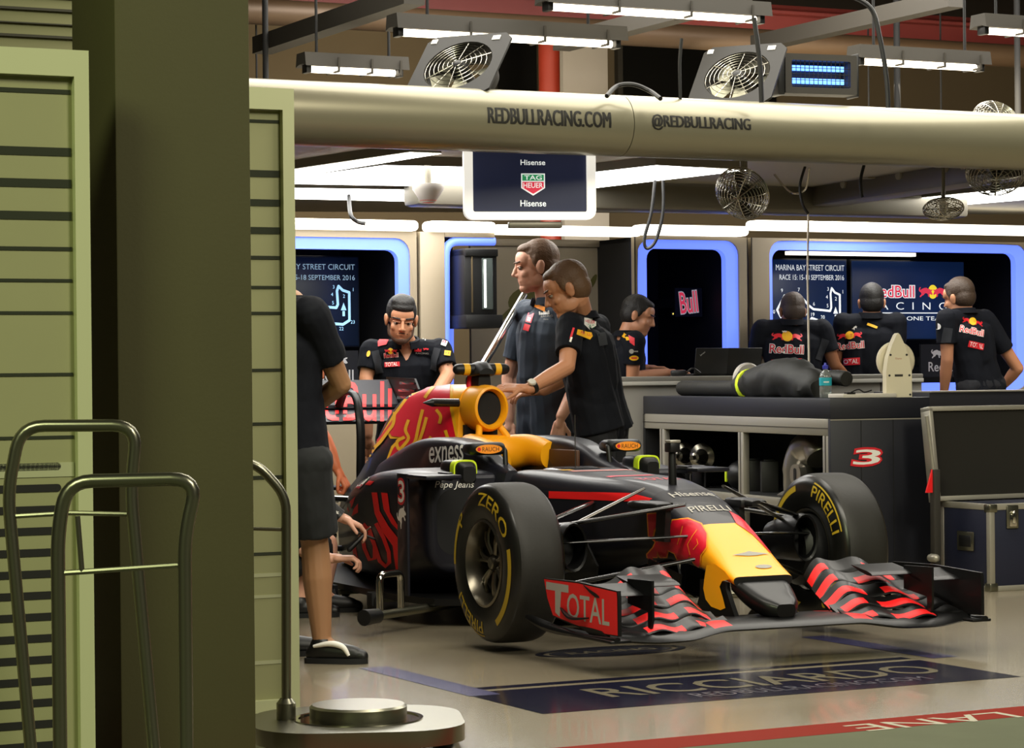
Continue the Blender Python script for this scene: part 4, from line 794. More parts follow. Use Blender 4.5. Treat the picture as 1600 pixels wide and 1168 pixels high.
for lo, hi in (((-.056, 0, -.03), (-.032, lh, .05)), ((wc-.07, 0, -.03), (wc-.045, lh, .05)), ((-.056, lh-.02, -.03), (wc-.045, lh+.005, .05)), ((-.056, -.005, -.03), (wc-.045, .02, .05))): o.add(xf(box(lo, hi, .003), lid), ALU)
o.build('lid_edge', t)
o = MB(); nx, ny = 34, 24; vs, fs = [], []
for j in range(ny*2+1):
    for i in range(nx*2+1): vs.append(lid @ V((-.03+(wc-.05)*i/(nx*2), .02+(lh-.04)*j/(ny*2), .028+.009*((i+j) % 2)*(1 if (i//1+j//1) % 2 else 0))))
for j in range(ny*2):
    for i in range(nx*2): a = j*(nx*2+1)+i; fs.append([a, a+1, a+nx*2+2, a+nx*2+1])
o.add((vs, fs), FOAM); o.build('foam', t)
# small trolley leg beside the case
q = at(1462, 850, 13.2); t = empty('tool_stand', V((q.x, q.y, 0)), PHI, 'slim grey tool stand between the navy counter and the flight case', 'stand'); o = MB(); o.add(box((-.02, -.02, 0), (.02, .02, .62), .004), GREYT); o.build('post', t); o = MB(); o.add(box((-.04, -.035, 0), (.05, .035, .04), .005), ALU); o.add(cap((-.03, 0, .16), .022, (-.03, -.04, .16), .022), ALU); o.build('foot', t)
o = MB(); o.add(prism([(-.06, .50), (.0, .50), (-.02, .62)], -.006, .006, FXZ), RED2); o.build('red_flag', t); o = MB(); o.add(tube([(-.01, 0, .62), (-.05, .0, .9)], .01), ALU); o.build('rod', t)
# leaning lifting bar behind the car
p, q = at(755, 570, 12.85), at(818, 462, 14.3); b = p+(p-q)*.10; o = MB(); o.add(tube([b-b, q-b], .021, 14), CHROME); o.add(cap(V((0, 0, .0))+(q-b)*.003, .026, (q-b)*.02, .026), BLK); tag(o.build('lifting_bar', loc=b), 'long chrome lifting bar leaning up from the car beside the tall man', 'bar')
# floor jacks under the car sill
# ================================================================== THE RACING CAR
CAR = empty('racing_car', (.68, 10.77, 0), R(-65), 'navy, yellow and red open-wheel racing car being prepared in the garage', 'car')
MCAR = Matrix.Translation((.68, 10.77, 0)) @ Matrix.Rotation(R(-65), 4, 'Z'); MCI = MCAR.inverted(); CEYE = MCI @ V((0, 0, EYE))
def cp(px, py, y=None, x=None):
    """car coordinates of pixel (px,py) on the car plane y=const or x=const"""
    r = MCI.to_3x3() @ (at(px, py, 1.0)-V((0, 0, EYE))); t = ((y-CEYE.y)/r.y) if y is not None else ((x-CEYE.x)/r.x); return CEYE+r*t
def rring(x, yc, hwt, hwb, zt, zb, rt, rb, k=5):
    cs = [(yc+hwb, zb, rb), (yc+hwt, zt, rt), (yc-hwt, zt, rt), (yc-hwb, zb, rb)]; P = []
    for i in range(4):
        p = V((x, cs[i][0], cs[i][1])); a = V((x,)+cs[i-1][:2])-p; b = V((x,)+cs[(i+1) % 4][:2])-p; r = cs[i][2]
        A, B = p+a.normalized()*min(r, a.length*.49), p+b.normalized()*min(r, b.length*.49)
        for j in range(k+1): t = j/k; P.append((1-t)**2*A+2*t*(1-t)*p+t*t*B)
    return P
def keyed(keys, n):
    """Catmull-Rom through parameter rows"""
    out = []; m = len(keys)-1
    for i in range(m):
        p0, p1, p2, p3 = keys[max(i-1, 0)], keys[i], keys[i+1], keys[min(i+2, m)]
        for j in range(n):
            t = j/n; out.append([.5*((2*b)+(c-a)*t+(2*a-5*b+4*c-d)*t*t+(3*b-a-3*c+d)*t**3) for a, b, c, d in zip(p0, p1, p2, p3)])
    return out+[list(keys[-1])]
def body(keys, n=5, caps=True): return loft([rring(*k) for k in keyed(keys, n)], caps)
X_, Y_, Z_ = V((1, 0, 0)), V((0, 1, 0)), V((0, 0, 1))
def shot(mb, bv, g, m, step=5.0, off=.003):
    """marking whose outline was measured in the photo, laid on the bodywork where it was seen"""
    g = refine(g, step); R3 = MCI.to_3x3(); k, vs = {}, []
    for i, (a, b) in enumerate(g[0]):
        d = (R3 @ (at(a, b, 1.0)-V((0, 0, EYE)))).normalized(); h = bv.ray_cast(CEYE, d)
        if h[0] is not None: k[i] = len(vs); n = h[1] if h[1].dot(d) < 0 else -h[1]; vs.append(h[0]+n*off*.7-d*off*.3)
    fs = [[k[i] for i in f][::-1] for f in g[1] if all(i in k for i in f)]
    mb.add((vs, [f for f in fs if max((vs[f[i]]-vs[f[i-1]]).length for i in range(len(f))) < .12]), m)
def side(mb, bv, pts, m, y=0, step=.02, off=.003, strokes=None):
    shot(mb, bv, line2d(pts, strokes*205) if strokes else poly2d(pts), m, 4.0, off)
def word(mb, bv, s_, cx, cy, w, h, m, off=.004, rot=0, shear=0, bold=0.0):
    g = mv(text2d(s_, w, h, bold), rot=rot, shear=shear); shot(mb, bv, ([(cx+x, cy-y) for x, y in g[0]], g[1]), m, 6.0, off)
# ---- monocoque
mono = MB(); mono.add(body([(.10, 0, .185, .16, .645, .36, .115, .09), (-.15, 0, .205, .19, .682, .335, .105, .1), (-.6, 0, .245, .23, .694, .27, .10, .1), (-.95, 0, .295, .28, .702, .19, .08, .08), (-1.02, 0, .30, .29, .690, .17, .06, .06)], 6), NAVY)
mono.add(body([(-1.0, 0, .335, .31, .66, .16, .06, .06), (-1.35, 0, .35, .35, .66, .12, .06, .05), (-2.1, 0, .34, .38, .66, .11, .06, .05)], 3), NAVY)
bv = mono.bvh()
side(mono, bv, [(858, 767), (985, 770), (1020, 779), (1026, 789), (985, 783), (858, 778)], RED2, -.24)
for s_, x, w, m in (('TOTAL', -.14, .19, LRED),): decal(mono, bv, text2d(s_, w, .075, .02), m, (x, 0, .9), Y_, -X_, .03, .0025, .9)
decal(mono, bv, rect2d(.22, .05), PINK, (-.33, -.03, .9), Y_, -X_, .03, .0022, .9)
decal(mono, bv, rect2d(.36, .06), mat('print_pale_red', '#d88a86', .5), (-.74, .06, .9), Y_, -X_, .03, .0022, .9); decal(mono, bv, rect2d(.06, .05), LYEL, (-.82, -.10, .9), Y_, -X_, .03, .003, .9)
mono.build('monocoque', CAR)
# cockpit surround: two raised shoulders and the well between them
for sg in (-1, 1):
    o = MB(); o.add(body([(-1.0, sg*.285, .03, .05, .70, .62, .025, .02), (-1.15, sg*.28, .05, .08, .735, .62, .03, .02), (-1.32, sg*.28, .065, .09, .795, .62, .035, .03), (-1.5, sg*.275, .075, .10, .828, .62, .04, .03), (-1.85, sg*.26, .085, .12, .835, .62, .05, .03), (-2.2, sg*.24, .07, .13, .80, .6, .05, .03), (-2.7, sg*.2, .05, .15, .70, .5, .05, .03)], 5), NAVY)
    if sg < 0:
        bv = o.bvh(); word(o, bv, 'exness', 698, 709, 54, 25, WHT, .004, 4, .1, .03)
    o.build('cockpit_side', CAR)
o = MB(); o.add(box((-1.95, -.24, .40), (-1.0, .24, .46)), BLKM); o.add(box((-1.95, -.26, .4), (-1.90, .26, .74)), BLKM); o.add(box((-1.62, .195, .5), (-1.0, .215, .70)), mat('cockpit_shade_brown', '#4a2a14', .6)); o.add(box((-1.95, -.215, .5), (-1.0, -.195, .66)), BLKM); o.add(box((-1.62, .18, .66), (-1.28, .20, .775), .006), mat('cockpit_shade_brown', '#4a2a14')); o.build('cockpit_well', CAR)  # far wall and pad: shade on the yellow put into a brown colour
o = MB(); o.add(lathe([(.0, 0), (.07, 0), (.09, .02), (.07, .04), (0, .05)], 20), BLK); w_ = o.build('steering_boss', CAR, loc=(-1.14, 0, .60))
o = MB(); o.add(body([(-1.02, 0, .12, .2, .70, .64, .04, .02), (-.98, 0, .13, .22, .712, .64, .04, .02), (-.88, 0, .10, .2, .706, .66, .03, .02)], 3), mat('windscreen_smoke', '#2c2c30', .2)); o.build('windscreen', CAR)
# headrest
o = MB(); ph = spline([(-1.33, -.19, .72), (-1.5, -.195, .755), (-1.72, -.175, .765), (-1.84, -.09, .755), (-1.87, 0, .75), (-1.84, .09, .755), (-1.74, .165, .765), (-1.58, .185, .745)], 6)
o.add(tube(ph, [.052+.022*math.sin(math.pi*i/(len(ph)-1)) for i in range(len(ph))], 16, True, 1.25), YEL); o.add(body([(-1.93, .0, .20, .21, .76, .60, .05, .02), (-1.83, .0, .17, .2, .77, .60, .06, .02)], 3), YEL); o.build('headrest', CAR)
# ---- nose
nose = MB(); kk = keyed([(.10, 0, .185, .16, .645, .36, .115, .09), (.24, 0, .172, .155, .605, .352, .115, .08), (.34, 0, .163, .15, .562, .345, .105, .07), (.425, 0, .156, .145, .518, .335, .095, .06), (.56, 0, .148, .14, .435, .315, .075, .05), (.66, 0, .143, .135, .372, .30, .055, .04), (.745, 0, .140, .13, .325, .285, .035, .02)], 5)
rings = [rring(*k) for k in kk]; g = loft(rings); n_ = len(rings[0]); ms = []
for i in range(len(rings)-1):
    for j in range(n_): c_ = (rings[i][j]+rings[i+1][(j+1) % n_])/2; ms.append(YEL if c_.x > .425 and (c_.z > .345 or c_.x > .5) else NAVY)
nose.add(g, ms+[NAVY, BLK]); bv = nose.bvh()
bp = [(1013, 803), (1028, 802), (1031, 815), (1023, 828), (1021, 838), (1028, 846), (1040, 838), (1052, 813), (1075, 811), (1095, 819), (1104, 834), (1104, 855), (1095, 866), (1094, 888), (1085, 878), (1078, 868), (1070, 880), (1062, 878), (1055, 863), (1045, 859), (1041, 872), (1031, 868), (1028, 860), (1026, 876), (1013, 878), (1012, 865), (1022, 855), (1026, 846), (1015, 836), (1014, 815)]
cxp, cyp = sum(p[0] for p in bp)/len(bp), sum(p[1] for p in bp)/len(bp)
def grow(pts, e):
    o = []; n = len(pts)
    ar = sum(pts[i-1][0]*pts[i][1]-pts[i][0]*pts[i-1][1] for i in range(n)); sg = 1 if ar > 0 else -1
    for i in range(n):
        a, b, c = V(pts[i-1]), V(pts[i]), V(pts[(i+1) % n]); n1 = V((b-a).yx)*V((1, -1)); n2 = V((c-b).yx)*V((1, -1)); q = (n1.normalized()+n2.normalized()); o.append(tuple(b+q.normalized()*e*sg))
    return o
cb = MB(); cb.add((nose.v, nose.f), NAVY); cb.add((mono.v, mono.f), NAVY); cbv = cb.bvh(); side(nose, cbv, grow(bp, 2.2), ORLINE, -.15, .012, .004); side(nose, cbv, bp, CRED, -.15, .012, .0065)
for st in ([(1060, 850), (1065, 835), (1068, 822)], [(1080, 866), (1076, 850), (1083, 838), (1090, 828)], [(1085, 858), (1092, 850), (1090, 842)], [(1045, 846), (1044, 832)]): side(nose, bv, st, ORLINE, -.15, .012, .0085, .005)
PL = [(x, -y) for x, y in [(-.07, .02), (.0, .06)]]
mp = [(cp(a, b, .15)) for a, b in [(1130, 822), (1140, 821), (1150, 840), (1172, 856), (1160, 850), (1138, 838)]]
decal(nose, bv, poly2d([(.34, .08), (.40, .155), (.56, .15), (.60, .12), (.50, .10), (.43, .06)]), CRED, (0, 0, .9), X_, Y_, .03, .003, .9)
decal(nose, bv, text2d('PIRELLI', .19, .042, .02), SDW, (.315, 0, .9), Y_, -X_, .02, .003, .9); decal(nose, bv, text2d('Hisense', .20, .055, .02), SDW, (.165, 0, .9), Y_, -X_, .02, .003, .9)
decal(nose, bv, poly2d([(-.085, .0), (-.02, .012), (0, .018), (.02, .012), (.085, .0), (.02, -.008), (-.02, -.008)]), GREYP, (.615, .02, .9), Y_, -X_, .03, .003, .9); decal(nose, bv, disc2d(.038, .012), GREYP, (.69, .035, .9), Y_, -X_, .03, .003, .9)
nose.build('nose', CAR)
o = MB(); o.add(body([(.715, 0, .138, .125, .318, .255, .04, .03), (.76, 0, .128, .105, .300, .205, .05, .05), (.82, 0, .112, .09, .272, .178, .055, .05), (.88, 0, .085, .07, .245, .168, .045, .04), (.92, 0, .045, .04, .225, .175, .025, .02)], 5), CARB)
o.build('nose_tip', CAR)
for sg in (-1, 1):
    o = MB(); MP = frame((0, 0, 0), (1, 0, 0), (0, 0, 1), (0, -1, 0)); h0, h1 = (.126, .146) if sg < 0 else (-.146, -.126)
    o.add(prism([(.49, .30), (.487, .24), (.45, .17), (.40, .135), (.80, .135), (.778, .158), (.735, .22), (.70, .275), (.70, .30), (.62, .305)], h0, h1, MP), CARB)
    if sg < 0: flat(o, poly2d([(.55, .36), (.53, .30), (.522, .265), (.54, .222), (.585, .196), (.66, .188), (.70, .20), (.68, .24), (.655, .282), (.675, .305), (.74, .318), (.70, .345), (.62, .37)]), YEL, (0, -.1490, 0), X_, Z_)
    o.build('wing_pylon', CAR)
for sg in (-1, 1):      # camera pods beside the nose
    o = MB(); o.add(body([(.06, sg*.235, .015, .015, .60, .58, .009, .009), (.12, sg*.23, .035, .035, .607, .572, .016, .016), (.28, sg*.225, .05, .05, .607, .572, .016, .016), (.34, sg*.225, .035, .035, .60, .578, .010, .010)], 4), BLK)
    o.add(body([(.20, sg*.175, .012, .02, .575, .44, .005, .005), (.28, sg*.175, .012, .02, .575, .44, .005, .005)], 1), BLK); o.add(box((.16, min(sg*.16, sg*.2), .57), (.3, max(sg*.16, sg*.2), .605), .006), BLK); o.build('camera_pod', CAR)
o = MB(); o.add(cap((0, 0, .62), .019, (-.005, 0, .83), .014), BLK); o.add(box((-.02, -.026, .84), (.03, .026, .852), .004), ALU); o.add(box((-.03, -.024, .80), (.028, .024, .841), .006), BLK); o.build('sensor_mast', CAR)
o = MB(); o.add(tube([(-.93, .0, .69), (-.93, 0, .95)], .0022, 6), GREYT); o.build('aerial', CAR)
# ---- air intake, engine cover
ec = MB(); NE = 36
def ering(x, zc, ry, rz): return [V((x, ry*math.cos(2*math.pi*i/NE), zc+rz*math.sin(2*math.pi*i/NE))) for i in range(NE)]
ec.add(loft([ering(-2.12, .975, .105, .118), ering(-1.98, .972, .108, .118), ering(-1.88, .972, .10, .115), ering(-1.85, .974, .090, .105), ering(-1.846, .974, .078, .094), ering(-1.865, .974, .068, .084), ering(-2.0, .974, .066, .082)], False), YEL)
ec.add(loft([ering(-1.885, .974, .066, .082), ering(-1.886, .974, .001, .001)], False), BLKM)
ec.build('air_intake', CAR)
cov = MB(); kk = keyed([(-2.0, 0, .10, .13, 1.085, .70, .09, .03), (-2.1, 0, .105, .20, 1.09, .68, .095, .03), (-2.35, 0, .095, .225, 1.088, .66, .075, .03), (-2.6, 0, .075, .245, 1.072, .62, .07, .03), (-2.85, 0, .062, .25, 1.025, .58, .055, .03), (-3.05, 0, .052, .24, .935, .54, .05, .03), (-3.27, 0, .045, .20, .775, .48, .04, .03), (-3.52, 0, .04, .14, .61, .42, .035, .03), (-3.78, 0, .03, .08, .50, .36, .03, .02)], 5)
rings = [rring(*k) for k in kk]; g = loft(rings); ms = []
for i in range(len(rings)-1):
    for j in range(len(rings[0])): ms.append(YEL if rings[i][j].x > -2.34 else NAVY)
cov.add(g, ms+[YEL, NAVY]); bv = cov.bvh()
Ym = LYEL
redp = [(704, 601), (690, 601), (668, 606), (640, 621), (620, 648), (597, 688), (575, 718), (562, 729), (566, 712), (573, 690), (582, 696), (598, 678), (607, 672), (613, 681), (636, 684), (626, 690), (616, 700), (606, 722), (640, 717), (656, 712), (660, 702), (674, 712), (700, 698), (714, 690), (704, 640)]
side(cov, bv, grow(redp, 5), Ym, -.13, .03, .004); side(cov, bv, redp, CRED, -.13, .03, .0065)
for st in ([(680, 603), (672, 612), (665, 622)], [(618, 644), (616, 662), (607, 675), (596, 690), (585, 702), (570, 725)], [(640, 656), (635, 672), (640, 684), (634, 694), (625, 702), (622, 690), (634, 683)], [(662, 640), (656, 664), (650, 690), (640, 700)], [(668, 652), (660, 680), (646, 712)], [(683, 640), (690, 650), (688, 662)], [(675, 682), (668, 694), (655, 712)], [(697, 672), (702, 688)]): side(cov, bv, [(p.x, p.y) for p in spline([(a, b, 0) for a, b in st], 5)], Ym, -.13, .02, .0085, .024)
cov.build('engine_cover', CAR)
o = MB()
for sg in (-1, 1): o.add(tube([(-1.88, sg*.055, .885), (-1.80, sg*.095, .79)], .017, 10), YEL)
o.add(box((-2.03, -.09, .72), (-1.98, .09, .89)), BLKM); o.build('roll_hoop', CAR)
# lifting pin bar and roof camera
o = MB(); a, b = V((-1.96, -.13, 1.0)), V((-1.96, -.27, 1.003)); o.add(cap(a, .021, b, .021, 14, True, True), mat('camera_gloss', '#1b1917', .2, coat=.5)); o.add(loft([[b+V((.021*math.cos(k), 0, .021*math.sin(k))) for k in (2*math.pi*j/14 for j in range(14))], [b+V((.002*math.cos(k), -.05, .002*math.sin(k))) for k in (2*math.pi*j/14 for j in range(14))]]), BLK); o.build('side_camera', CAR)
cm = empty('roof_camera', (0, 0, 0)); cm.parent = CAR; o = MB(); o.add(body([(-2.06, 0, .045, .045, 1.135, 1.07, .02, .02), (-1.93, 0, .03, .035, 1.14, 1.07, .02, .02)], 3), BLK); o.add(cap((-1.97, -.125, 1.165), .028, (-1.97, .125, 1.165), .028, 16), BLK); o.add(body([(-2.08, 0, .03, .06, 1.175, 1.14, .02, .02), (-1.97, 0, .04, .07, 1.205, 1.13, .03, .02), (-1.9, 0, .02, .05, 1.17, 1.14, .02, .02)], 3), BLK); o.build('housing', cm)
for y in (-.085, .085): o = MB(); o.add(tube([(-1.97, y-.016, 1.165), (-1.97, y+.016, 1.165)], .0295, 18), LYEL); o.build('band', cm)
o = MB(); o.add(tube([(-2.02, -.045, 1.07), (-2.02, -.035, 1.14)], .016, 8), CRED); o.build('mount', cm)
# ---- sidepods
for sg in (-1, 1):
    o = MB(); f = lambda yi, yo: (sg*(yi+yo)/2, (yo-yi)/2)
    ks = []
    for x, yi, yo, yob, zt_, zb_, rt, rb in ((-1.08, .22, .66, .62, .665, .25, .10, .12), (-1.13, .2, .70, .64, .69, .22, .12, .14), (-1.4, .15, .735, .66, .705, .17, .14, .16), (-1.75, .1, .725, .64, .685, .15, .16, .16), (-2.1, .05, .655, .56, .645, .14, .16, .15), (-2.5, .0, .53, .45, .585, .13, .14, .12), (-2.9, .0, .39, .34, .50, .13, .11, .1), (-3.3, .0, .26, .24, .42, .13, .08, .06)):
        ks.append((x, sg*(yi+yo)/2, (yo-yi)/2, (yob-yi)/2+.0, zt_, zb_, rt, rb))
    o.add(body(ks, 5), NAVY)
    o.add(prism([(sg*(.46+p[0]), .47+p[1]) for p in rrect(.34, .30, .08)], .0, .006, frame((-1.085, 0, 0), (0, 1, 0), (0, 0, 1), (1, 0, 0))), BLKM)
    if sg < 0:
        bv = o.bvh()
        for P in ([(596, 769), (606, 770), (610, 800), (625, 825), (625, 831), (612, 817), (600, 795)], [(581, 769), (590, 769), (594, 798), (608, 822), (624, 842), (631, 891), (619, 891), (614, 852), (598, 830), (586, 802)], [(571, 757), (577, 751), (585, 752), (579, 758)], [(556, 775), (551, 790), (545, 800), (541, 800), (548, 782)], [(560, 786), (560, 800), (550, 806), (553, 795)]): side(o, bv, P, RED2, -.72, .03, .003)
        for P in ([(576, 822), (586, 852), (594, 876), (603, 884), (609, 878), (608, 862), (600, 840), (588, 817)], [(566, 832), (570, 856), (578, 874), (586, 872), (586, 852), (576, 828), (568, 818)], [(553, 850), (556, 868), (560, 876)]): side(o, bv, P, RED2, -.72, .03, .003, .030)
        word(o, bv, 'Pepe Jeans', 710, 758, 60, 13, WHT, .004, 0, .25)
        for P, m in (([(541, 757), (556, 740), (568, 742), (552, 757)], GREYP), ([(556, 762), (572, 742), (580, 744), (562, 763)], WHT), ([(567, 752), (573, 744), (579, 745), (572, 753)], LGREEN), ([(557, 762), (561, 756), (568, 757), (562, 763)], PINK), ([(532, 785), (534, 776), (543, 778), (540, 792), (535, 797)], GREYP)): side(o, bv, P, m, -.66, .03, .004)
    o.build('sidepod', CAR)
    vn = MB(); y0, y1 = sorted((sg*.775, sg*.760)); vn.add(box((-1.205, y0, .14), (-1.085, y1, .695), .006), NAVY); a, b = sorted((sg*.775, sg*.60)); vn.add(box((-1.205, a, .672), (-.86, b, .692), .006), NAVY); c_, d_ = sorted((sg*.63, sg*.60)); vn.add(box((-1.07, c_, .662), (-.96, d_, .70), .005), NAVY)
    if sg < 0:
        for off_, m_, l_ in ((.07, LRED, .001), (.02, WHT, .002)): flat(vn, text2d('3', .085 if off_ > .05 else .07, .125 if off_ > .05 else .10, off_), m_, (-1.145, -.7755-l_, .612), X_, Z_)
        flat(vn, mv(bull(.10, .10), rot=35), WHT, (-1.145, -.7765, .50), X_, Z_)
    vn.build('side_vane', CAR)
    pod = MB(); pod.add(body([(-1.33, sg*.475, .02, .02, .725, .645, .02, .02), (-1.27, sg*.475, .05, .05, .745, .63, .03, .03), (-1.12, sg*.475, .055, .055, .745, .63, .035, .035), (-1.06, sg*.475, .03, .03, .72, .65, .02, .02)], 4), BLK)
    pod.add(body([(-1.15, sg*.475, .0585, .0585, .749, .626, .036, .036), (-1.105, sg*.475, .0585, .0585, .749, .626, .037, .037)], 1), LIME); pod.build('duct_cover', CAR)
    m = empty('mirror', (0, 0, 0)); m.parent = CAR; o = MB(); o.add(body([(-1.24, sg*.355, .075, .075, .812, .775, .016, .016), (-1.19, sg*.355, .088, .088, .825, .768, .024, .024), (-1.13, sg*.355, .092, .092, .825, .768, .026, .026), (-1.10, sg*.355, .072, .072, .812, .78, .016, .016)], 4), BLK); o.add(prism([(sg*.36+p[0], .796+p[1]) for p in disc2d(.066, .021, 20)[0]], .0, .004, frame((-1.098, 0, 0), (0, 1, 0), (0, 0, 1), (1, 0, 0))), ORLINE)
    flat(o, text2d('RAUCH', .085, .02, .0), mat('ink_brown', '#4a1c08', .5), (-1.0935, sg*.36+.008, .796), Y_, Z_); flat(o, disc2d(.009, .009, 12), LRED, (-1.0935, sg*.36-.05, .796), Y_, Z_); o.build('housing', m)
    o = MB(); o.add(tube(rounded([(-1.14, sg*.275, .80), (-1.12, sg*.268, .79), (-1.10, sg*.272, .66)], .02), .012, 10), BLK); o.build('stalk', m)
# ---- floor and vanes
o = MB(); ol = [(-.72, .2), (-.80, .38), (-1.0, .68), (-1.3, .735), (-2.6, .735), (-3.0, .55), (-3.4, .5)]; o.add(prism(ol+[(x, -y) for x, y in ol[::-1]], .10, .13), CARB); o.build('floor_panel', CAR)
for sg in (-1, 1):
    for x0, x1, y0, y1, z0, z1 in ((-.55, -.12, .36, .30, .13, .42), (-.85, -.5, .50, .40, .12, .46), (-.62, -.30, .24, .20, .12, .34)):
        o = MB(); a, b = V((x0, sg*y0, 0)), V((x1, sg*y1, 0)); t_ = (b-a).normalized(); o.add(prism([(0, z0+.02), (.05, z1-.06), ((b-a).length*.8, z1), ((b-a).length, z1-.1), ((b-a).length*.9, z0)], -.005, .005, frame(a, t_, Z_, t_.cross(Z_))), CARB); o.build('bargeboard', CAR)
    o = MB(); o.add(prism([(0, .0), (.26, .0), (.30, .05), (.02, .10)], -.004, .004, frame((.08, sg*.17, .26), (1, 0, 0), (0, 0, 1), (0, -1, 0))), CARB); o.build('turning_vane', CAR)
# ---- suspension, brake ducts, wheels
def arm(name, a, b, w=.026, m=CARB):
    for sg in (-1, 1):
        A, B = V((a[0], sg*a[1], a[2])), V((b[0], sg*b[1], b[2])); o = MB(); n = 4; o.add(tube([A+(B-A)*i/n for i in range(n+1)], [w*.8, w, w, w, w*.8], 12, True, .45), m); o.build(name, CAR)
GLOSSA = mat('arm_gloss', '#1a1a1a', .18, coat=.6)
arm('upper_wishbone', (.04, .63, .50), (.42, .17, .60), .02, GLOSSA); arm('upper_wishbone', (-.04, .63, .50), (-.32, .22, .58), .02, GLOSSA); arm('lower_wishbone', (.05, .63, .25), (.45, .14, .38), .022, GLOSSA); arm('lower_wishbone', (-.05, .63, .25), (-.40, .22, .32), .022, GLOSSA)
arm('push_rod', (.02, .60, .46), (.10, .19, .655), .016, mat('rod_bright', '#6a6660', .2, metal=.7)); arm('track_rod', (.10, .62, .44), (.40, .15, .47), .014, GLOSSA)
TR, RW = .33, .1225
def wheel(name, lab, pos, wd, flip, inner=True):
    w = empty(name, pos, R(180) if flip else 0); w.parent = CAR; q = wd/.1225
    prof = [(.176, -.098), (.184, -.112), (.21, -.120), (.25, -.1235), (.285, -.119), (.308, -.108), (.322, -.092), (.3285, -.07), (.3302, -.04), (.3305, 0), (.3302, .04), (.3285, .07), (.322, .092), (.308, .108), (.285, .119), (.25, .1235), (.21, .120), (.184, .112), (.176, .098)]
    prof = [(r, h*q) for r, h in prof]; t = MB(); g = lathe(prof, 72, 'y'); ms = []
    for i in range(len(prof)-1): ms += [RUB if .3 < (prof[i][0]+prof[i+1][0])/2 and abs(prof[i][1]) < .1*q and abs(prof[i+1][1]) < .1*q else RUBS]*72
    t.add(g, ms)
    def sw(r): 
        for (r0, h0), (r1, h1) in zip(prof, prof[1:8]):
            if r0 <= r <= r1: return h0+(h1-h0)*(r-r0)/(r1-r0)
        return prof[4][1]
    for s_ in ((-1, 1) if inner else (-1,)):
        def pol(tc, r0):
            def f(a, b):
                th = R(tc)-a/r0; r = r0+b; return V((r*math.cos(th)*(1 if s_ < 0 else -1), (sw(r)-.0016)*(1 if s_ < 0 else -1), r*math.sin(th)))
            return f
        mapped(t, text2d('P', .05, .054, .03), TYEL, pol(140, .264), .02); mapped(t, text2d('ZERO', .32, .054, .03), TYEL, pol(62, .264), .02)
        mapped(t, text2d('PIRELLI', .27, .05, .03), TYEL, pol(-118, .264), .02); mapped(t, mv(rect2d(.27, .006), 0, .035), TYEL, pol(-118, .264), .02)
        for c_, a_ in ((-22, 75), (164, 40)): mapped(t, rect2d(R(a_)*.272, .026), TYEL, pol(c_, .272), .025)
    t.build('tyre', w)
    r = MB(); r.add(lathe([(.182, -.100*q), (.182, -.114*q), (.172, -.118*q), (.165, -.104*q), (.158, -.07*q), (.152, -.02*q), (.152, .08*q), (.165, .104*q), (.178, .112*q), (.178, .10*q)], 56, 'y'), RIM)
    r.add(lathe([(.152, .02*q), (.05, .0), (.0, -.0)], 40, 'y'), RIMD)
    for k in range(7):
        a = 2*math.pi*k/7+.3
        for e in (-.14, .14):
            p = [V((rr*math.cos(a+e*(rr-.045)/.1), hh*q, rr*math.sin(a+e*(rr-.045)/.1))) for rr, hh in ((.04, -.062), (.09, -.07), (.125, -.066), (.156, -.05))]; r.add(tube(p, [.011, .009, .008, .011], 8), RIM)
    r.add(lathe([(.0, -.085*q), (.02, -.085*q), (.026, -.08*q), (.03, -.06*q), (.05, -.055*q), (.055, -.03*q)], 24, 'y'), RIM); r.build('rim', w); return w
WZ = .363; FAR_SPIN = 165
wheel('front_wheel', 0, (0, -.775, WZ), .1225, False); wheel('front_wheel', 0, (0, .775, WZ), .1225, True).rotation_euler = (0, R(FAR_SPIN), R(180))
wheel('rear_wheel', 0, (-3.55, -.74, WZ), .1625, False, False); wheel('rear_wheel', 0, (-3.55, .74, WZ), .1625, True, False)
for sg in (-1, 1):
    o = MB(); pr_ = [(.15, .0), (.155, .02), (.155, .09), (.13, .12), (.0, .125)]; g = lathe([(r, -h) for r, h in pr_], 32, 'y') if sg > 0 else lathe(pr_, 32, 'y'); o.add(shift(g, (0, sg*.70, WZ)), CARBM); o.build('brake_drum', CAR)
    o = MB(); oc = lambda x, rx, rz, z: [V((x, sg*.555+rx*math.cos(a), z+rz*math.sin(a))) for a in (2*math.pi*k/20 for k in range(20))]
    o.add(loft([oc(-.12, .05, .08, .40), oc(.02, .06, .10, .42), oc(.14, .065, .105, .425), oc(.17, .062, .10, .425), oc(.165, .054, .09, .425), oc(.06, .048, .08, .42)], False), CARB); o.add((oc(.07, .049, .082, .42), [list(range(20))]), BLKM); o.build('brake_duct', CAR)
    o = MB()
    for a, b in (((-3.45, .60, .5), (-2.95, .2, .48)), ((-3.65, .60, .5), (-3.7, .1, .45)), ((-3.5, .6, .22), (-3.0, .2, .22)), ((-3.65, .6, .22), (-3.75, .1, .25))): o.add(tube([(a[0], sg*a[1], a[2]), (b[0], sg*b[1], b[2])], .016, 8), GLOSSA)
    o.build('rear_suspension', CAR)
